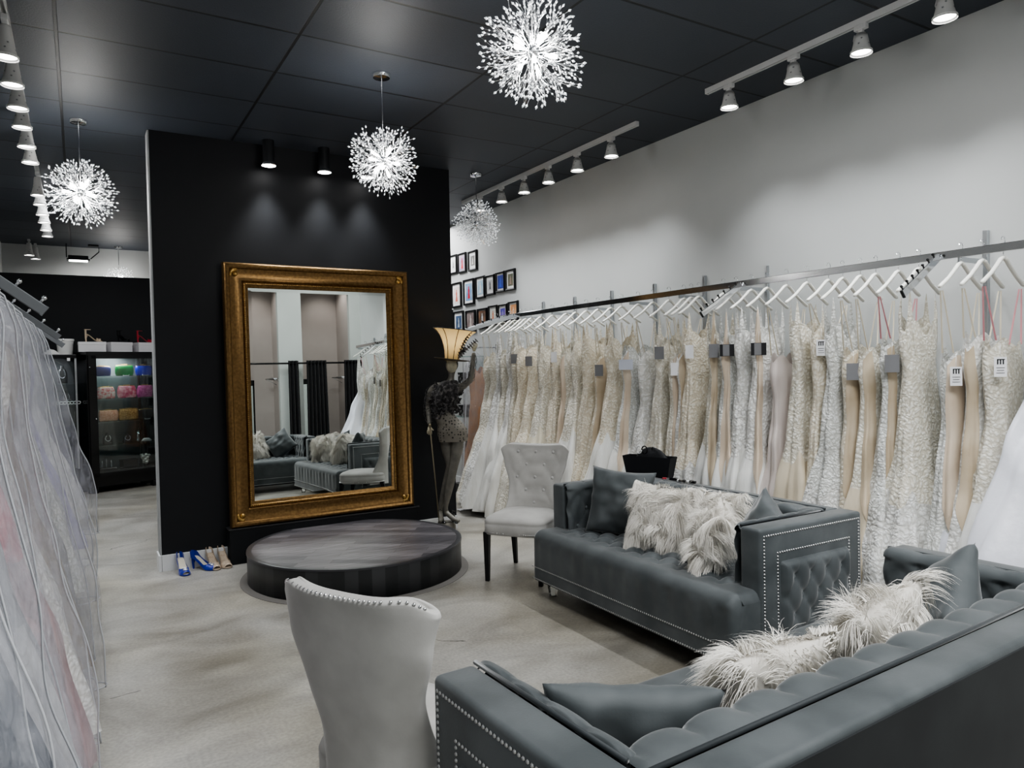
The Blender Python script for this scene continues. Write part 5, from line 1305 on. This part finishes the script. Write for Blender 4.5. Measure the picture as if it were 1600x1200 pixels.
G = [  # kind, top, hem, bodice, skirt, lining, lining width, tag, strap, look
 ('aline', 1.70, .06, LACE_I, TULLE, None, 0, 'm', PINKR, 'ivory lace gown with tulle skirt and pink ribbon loops'),
 ('mermaid', 1.74, .06, LACE_W, LACE_W, NUDE, .5, None, CREAMR, 'white lace mermaid gown with tan inside panel'),
 ('sheath', 1.66, .06, LACE_S, LACE_S, NUDE2, .7, 'm', CREAMR, 'lace gown with a taupe lining panel and white tag'),
 ('mermaid', 1.84, .06, LACE_I, LACE_W, None, 0, None, None, 'ivory gown of lace all over without visible lining'),
 ('mermaid', 1.72, .05, LACE_S, LACE_W, NUDE, .35, 'g', PINKR, 'silver white lace mermaid gown with a grey tag'),
 ('mermaid', 1.70, .05, LACE_I, SATIN_C, NUDE, .5, None, CREAMR, 'lace mermaid gown with champagne skirt and cream loops'),
 ('sheath', 1.68, .06, LACE_C, LACE_S, NUDE, .85, 'g', CREAMR, 'gown with gold-tan lining showing wide and a grey folded tag'),
 ('mermaid', 1.86, .05, LACE_S, LACE_W, None, 0, None, None, 'silver white lace gown flaring at the hem'),
 ('sheath', 1.84, .06, LACE_C, LACE_C, None, 0, 'm', CREAMR, 'champagne lace gown with a white lettered tag'),
 ('mermaid', 1.86, .05, LACE_I, SATIN_C, None, 0, None, None, 'champagne satin gown with an ivory lace bodice'),
 ('mermaid', 1.66, .05, SATIN_B, SATIN_B, SATIN_B, .4, None, CREAMR, 'smooth blush satin strapless gown'),
 ('mermaid', 1.86, .05, LACE_W, TULLE, NUDE2, .3, 'b', None, 'white lace mermaid gown with a black card tag'),
 ('mermaid', 1.84, .05, LACE_W, TULLE, None, 0, None, None, 'plain white lace gown without lining'),
 ('mermaid', 1.82, .05, LACE_S, TULLE, NUDE, .4, 'b', None, 'lace gown with tulle hem and a dark double tag'),
 ('mermaid', 1.84, .05, LACE_I, TULLE, NUDE, .35, 'g', None, 'ivory lace gown with a tan back panel and grey tag'),
 ('mermaid', 1.86, .05, LACE_C, LACE_W, None, 0, 'w', None, 'cream lace gown with a white side tag'),
 ('mermaid', 1.74, .05, LACE_W, TULLE, NUDE, .4, None, CREAMR, 'white lace gown with tan opening'),
 ('sheath', 1.72, .05, LACE_I, TULLE_Y, NUDE2, .6, 'w', CREAMR, 'ivory gown with beige lining and cream tulle'),
 ('mermaid', 1.84, .05, LACE_I, LACE_W, None, 0, 'g', None, 'ivory lace gown with grey tag'),
 ('aline', 1.74, .05, LACE_W, TULLE, None, 0, None, CREAMR, 'white gown with lace top and narrow tulle skirt'),
 ('mermaid', 1.78, .05, LACE_S, TULLE, NUDE2, .4, 'l', CREAMR, 'white lace gown with a pale blue card'),
 ('mermaid', 1.86, .05, LACE_C, TULLE, None, 0, None, None, 'lace mermaid gown with champagne top'),
 ('sheath', 1.72, .05, LACE_C, LACE_C, NUDE, .5, 'g', CREAMR, 'champagne beaded gown with tan lining'),
 ('sheath', 1.86, .06, LACE_C, LACE_C, None, 0, None, None, 'champagne lace sheath gown without tag'),
 ('aline', 1.82, .05, LACE_I, TULLE, None, 0, None, None, 'wide white tulle A-line gown'),
 ('sheath', 1.80, .05, LACE_I, TULLE_Y, NUDE2, .4, None, CREAMR, 'cream tulle gown with ivory lace top'),
 ('sheath', 1.86, .05, LACE_C, LACE_I, None, 0, 'w', None, 'beaded cream sheath gown'),
 ('aline', 1.80, .05, LACE_I, TULLE_Y, None, 0, None, None, 'wide cream tulle A-line gown'),
 ('mermaid', 1.82, .05, LACE_C, LACE_I, None, 0, 'g', CREAMR, 'cream lace mermaid gown with grey tag'),
 ('sheath', 1.80, .06, LACE_C, LACE_C, None, 0, None, CREAMR, 'champagne sequin sheath gown'),
 ('sheath', 1.84, .06, LACE_I, LACE_I, None, 0, 'g', None, 'ivory lace gown with dark tag'),
 ('mermaid', 1.82, .05, LACE_W, TULLE, None, 0, None, None, 'white lace gown with tulle hem'),
 ('sheath', 1.80, .06, LACE_I, LACE_I, None, 0, None, CREAMR, 'ivory beaded sheath gown'),
 ('aline', 1.80, .08, LACE_W, TULLE, None, 0, None, None, 'white lace and tulle gown'),
 ('mermaid', 1.78, .10, LACE_I, LACE_W, None, 0, None, CREAMR, 'ivory lace mermaid gown'),
 ('mermaid', 1.74, .12, LACE_I, LACE_I, None, 0, None, CREAMR, 'ivory embroidered lace gown at the end of the rail'),
]
for i, (y, g) in enumerate(zip(YG, G)):
    kd, top, hem, mb_, ms_, lin, lw, tg, st, lk = g
    if i > 12 and lin is NUDE and i % 2: lin = NUDE2
    lw *= .85
    make_hanger('white wooden hanger on the gown rail, %s counting from the camera end' % ordinal(i), (GX, y, GZ + .022), 'white hangers on the gown rail')
    rq = random.Random(i * 7 + 3)
    gn = gown(lk + ', %s from the camera end' % ordinal(i), (GX, y + .005, 0), kd, top, hem, mb_, ms_, lin, lw, seed=i * 13 + 5, tagk=tg, strap=st,
         dip=rq.uniform(.06, .14), wide=(1.0 if y < 2.3 else .98 if y < 4.6 else 1.15), split=(.50 if ms_ in (TULLE, TULLE_Y, SATIN_C) else .42), bend=(-.02 if y < 4.6 else -.10), xlim=-.36 if 2.3 < y < 4.7 else None, xmax=.285)
make_hanger('white wooden hanger holding the voluminous white satin gown', (GX, 1.66, GZ + .022), 'white hangers on the gown rail')
gown('voluminous white satin ball gown at the camera end of the rail', (GX, 1.70, 0), 'ball', 1.80, .03, LACE_W, SATIN_W, None, 0, seed=99, split=.70, bend=-.06, strap=None, xmax=.285)

# ------------------------------------------------------------------ garment bags along the opposite wall
BX = -.50
t = thing('garment_bag_rail', 'steel wall rail carrying the plastic garment bags', 'clothes rack', (BX, 3.6, 0))
MB().box((0, 0, 2.03), (.02, 5.6, .04), .003).build('rail', STEEL, t, smooth=False)
for y in (1.1, 2.4, 3.7, 5.0, 6.3):
    MB().box((XL - BX + .02, y - 3.6, 1.3), (.026, .026, 1.9), .002).build('upright', STEEL, t, smooth=False)
    MB().box(((XL - BX) / 2, y - 3.6, 2.005), (abs(XL - BX) - .02, .008, .028)).build('bracket', STEEL, t, smooth=False)
for y, lb in ((3.0, 'grey slanted display arm above the closest garment bags'), (5.0, 'grey slanted display arm in the middle of the garment bag wall'), (6.3, 'grey slanted display arm farthest along the garment bag wall')):
    waterfall((-.52, y, 2.16), (.42, 0, -.33), lb, 'grey slanted arms over the garment bags', GREYMETAL, 6, dark=False, wd=.026, hg=.036)
def plastic():
    m, N, L, b = node_mat('clear_plastic_film')
    tc = N.new('ShaderNodeTexCoord'); mp = N.new('ShaderNodeMapping'); mp.inputs['Scale'].default_value = (3.2, 3.2, .9); L.new(tc.outputs['Object'], mp.inputs[0])
    n = N.new('ShaderNodeTexNoise'); n.inputs['Scale'].default_value = 5.5; n.inputs['Detail'].default_value = 5; n.inputs['Distortion'].default_value = 2.0; L.new(mp.outputs[0], n.inputs['Vector'])
    r = N.new('ShaderNodeMapRange'); r.inputs[1].default_value = .3; r.inputs[2].default_value = .75; r.inputs[3].default_value = .05; r.inputs[4].default_value = .38; L.new(n.outputs['Fac'], r.inputs[0])
    b.inputs['Base Color'].default_value = (.56, .57, .62, 1); b.inputs['Roughness'].default_value = .09; b.inputs['Specular IOR Level'].default_value = .8
    L.new(r.outputs[0], b.inputs['Alpha'])
    bp = N.new('ShaderNodeBump'); bp.inputs['Strength'].default_value = .9; bp.inputs['Distance'].default_value = .03; L.new(n.outputs['Fac'], bp.inputs['Height']); L.new(bp.outputs[0], b.inputs['Normal'])
    return m
FILM = plastic(); PIPE = mat('white_bag_piping', (.50, .51, .54), .3)
def bag(label, y, bot, seed, top=2.03, right=.52):
    t = thing('garment_bag', label, 'garment bag', (BX, y, 0), 0, 'clear plastic garment bags')
    r = random.Random(seed); ph = [r.random() * 6.28 for _ in range(5)]
    A = [(0, right), (.2, right * .97), (.45, right * .80), (.7, right * .66), (.86, .315), (.92, .285), (.965, .19), (.985, .10), (1, .03)]
    B = [(0, .15), (.4, .12), (.8, .075), (.93, .05), (1, .02)]
    def pt(th, s, off=0.0):
        a, b = interp(A, s), interp(B, s); k = noise.noise(Vector((cos(th) * 2.2 + seed, sin(th) * 2.2, s * 5))) * .10 + noise.noise(Vector((cos(th) * 5 + seed, sin(th) * 5, s * 9))) * .05
        w_ = (.06 * sin(3 * th + ph[0] + s * 3) + .05 * sin(7 * th + ph[1] - 2 * s)) * (1 - s) ** .8
        x = math.copysign(abs(cos(th)) ** .75, cos(th)) * a * (1 + (k * .45 + w_ * .6) * min(1, (1 - s) * 6)) + off * cos(th)
        yy = sin(th) * b * (1 + (k * 3 + w_ * 3) * min(1, (1 - s) * 5)) + off * sin(th)
        x = max(x, XL - BX + .04)
        return Vector((x, yy, bot + (top - bot) * s + .05 * sin(2 * th + ph[2]) * max(0, .15 - s)))
    nt, ns = 72, 52
    MB().rings([[pt(2 * PI * i / nt, k / ns) for i in range(nt)] for k in range(ns + 1)]).build('shell', FILM, t, fixn=False)
    for th, nm, rr, s0 in ((-.12, 'side_piping', .0036, .0), (-PI / 2 + .25 + ph[3] * .06, 'zipper', .0042, .03))[:2 if seed % 3 == 0 else 1]:
        MB().tube([pt(th + .02 * sin(k * .2 + ph[4]), lerp(s0, .97, k / 60), .004) for k in range(61)], rr * min(1, .35 + .2 * y), 6).build(nm, PIPE, t)
    MB().tube([pt(2 * PI * i / 60 - PI, .004, .003) for i in range(8, 53)], .0028, 5).build('hem_edge', PIPE, t)
    return t
PK = mat('rose_lace', (.62, .20, .24), .5, col2=(.72, .36, .38), nscale=30, bump=.5, bscale=60, bdist=.008)
PKS = mat('pale_rose_chiffon', (.50, .36, .38), .6, col2=(.58, .46, .47), nscale=4)
NAVY = mat('dark_navy_satin', (.020, .028, .045), .4, col2=(.04, .055, .08), nscale=4)
SAGE = mat('grey_green_satin', (.16, .19, .18), .4, col2=(.24, .28, .27), nscale=3)
TAUPE = mat('taupe_sequin', (.30, .26, .21), .4, .2, col2=(.42, .37, .30), nscale=40)
LILAC = mat('lilac_chiffon', (.34, .30, .55), .6, col2=(.48, .45, .66), nscale=4)
WHT = TULLE
SILV = mat('silver_grey_chiffon', (.26, .28, .32), .5, col2=(.36, .38, .42), nscale=4)
PEARL = mat('pearl_grey_chiffon', (.42, .42, .44), .5, col2=(.52, .52, .54), nscale=4)
BAGS = [(1.35, -.0, .06, SILV, 'silver grey'), (1.70, .0, .06, SAGE, 'grey green'), (2.10, .0, .06, NAVY, 'dark navy'), (2.52, .0, .08, PEARL, 'pearl grey'), (2.98, .0, .08, PK, 'rose pink'), (3.42, .0, .10, LACE_W, 'white lace'), (3.86, .0, .16, TAUPE, 'taupe sequin'), (4.34, .0, .12, PEARL, 'pale pearl'), (4.82, .0, .30, LACE_S, 'silver white'), (5.30, .0, .42, LILAC, 'lilac'), (5.80, .0, .52, TULLE, 'pale white')]
for i, (y, _, bot, m_, cn) in enumerate(BAGS):
    bag('clear plastic garment bag over the %s gown, %s from the camera' % (cn, ordinal(i)), y, bot, 17 * i + 3, right=(.53, .48, .52, .47, .51, .50, .56, .52, .56, .54, .57)[i])
    make_hanger('white hanger inside the garment bag with the %s gown, %s on the wall rail' % (cn, ordinal(i)), (BX, y, 2.052), 'hangers inside the garment bags')
    gown('%s gown hanging inside the garment bag %s from the camera' % (cn, ordinal(i)), (BX + .10, y, 0), 'aline', 1.78, bot + .10, m_, (PKS if m_ is PK else m_), None, 0, seed=i * 5 + 2, group='gowns inside the garment bags', cat='gown', name='bagged_gown', nt=44, ns=30, strap=None, wide=1.0, fold=.8, xlim=XL - BX - .06)
# long bag hanging at the far end by the lady lamp
t = thing('garment_bag', 'narrow plastic bag over a copper gown hanging behind the lady lamp', 'garment bag', (4.14, 7.78, 0), 0, 'clear plastic garment bags')
MB().rings([[(a * math.copysign(abs(cos(q)) ** .8, cos(q)) * (1 + .05 * sin(5 * q + z * 6)), b_ * sin(q) * (1 + .1 * sin(4 * q + z * 4)), z) for q in [2 * PI * i / 44 for i in range(44)]] for z, a, b_ in [(lerp(.06, 1.80, k / 24), interp([(0, .27), (.3, .22), (.6, .18), (.88, .17), (.96, .09), (1, .01)], k / 24), interp([(0, .09), (.8, .06), (1, .01)], k / 24)) for k in range(25)]]).build('shell', FILM, t, fixn=False)
MB().tube([(-.14 - .11 * (1 - k / 20), -.05, lerp(.08, 1.7, k / 20)) for k in range(21)], .007, 6).build('side_piping', PIPE, t)
gown('copper gown inside the narrow plastic bag behind the lady lamp', (4.16, 7.78, 0), 'sheath', 1.62, .16, mat('copper_satin', (.36, .19, .11), .4, col2=(.46, .28, .18), nscale=4), MATS['copper_satin'], None, 0, seed=44, group='gowns inside the garment bags', cat='gown', name='bagged_gown', nt=36, ns=24, strap=None, wide=.7, fold=.5)
t = thing('wall_hook', 'chrome hook arm on the white wall holding the narrow plastic bag', 'hook', (XR - .002, 7.78, 1.83))
MB().tube([(0, 0, .02), (-.24, 0, .02), (-.32, 0, .0), (-.34, 0, .03)], .008, 8).build('arm', CHROME, t)
MB().box((-.004, 0, .02), (.01, .05, .08), .002).build('plate', CHROME, t, smooth=False)
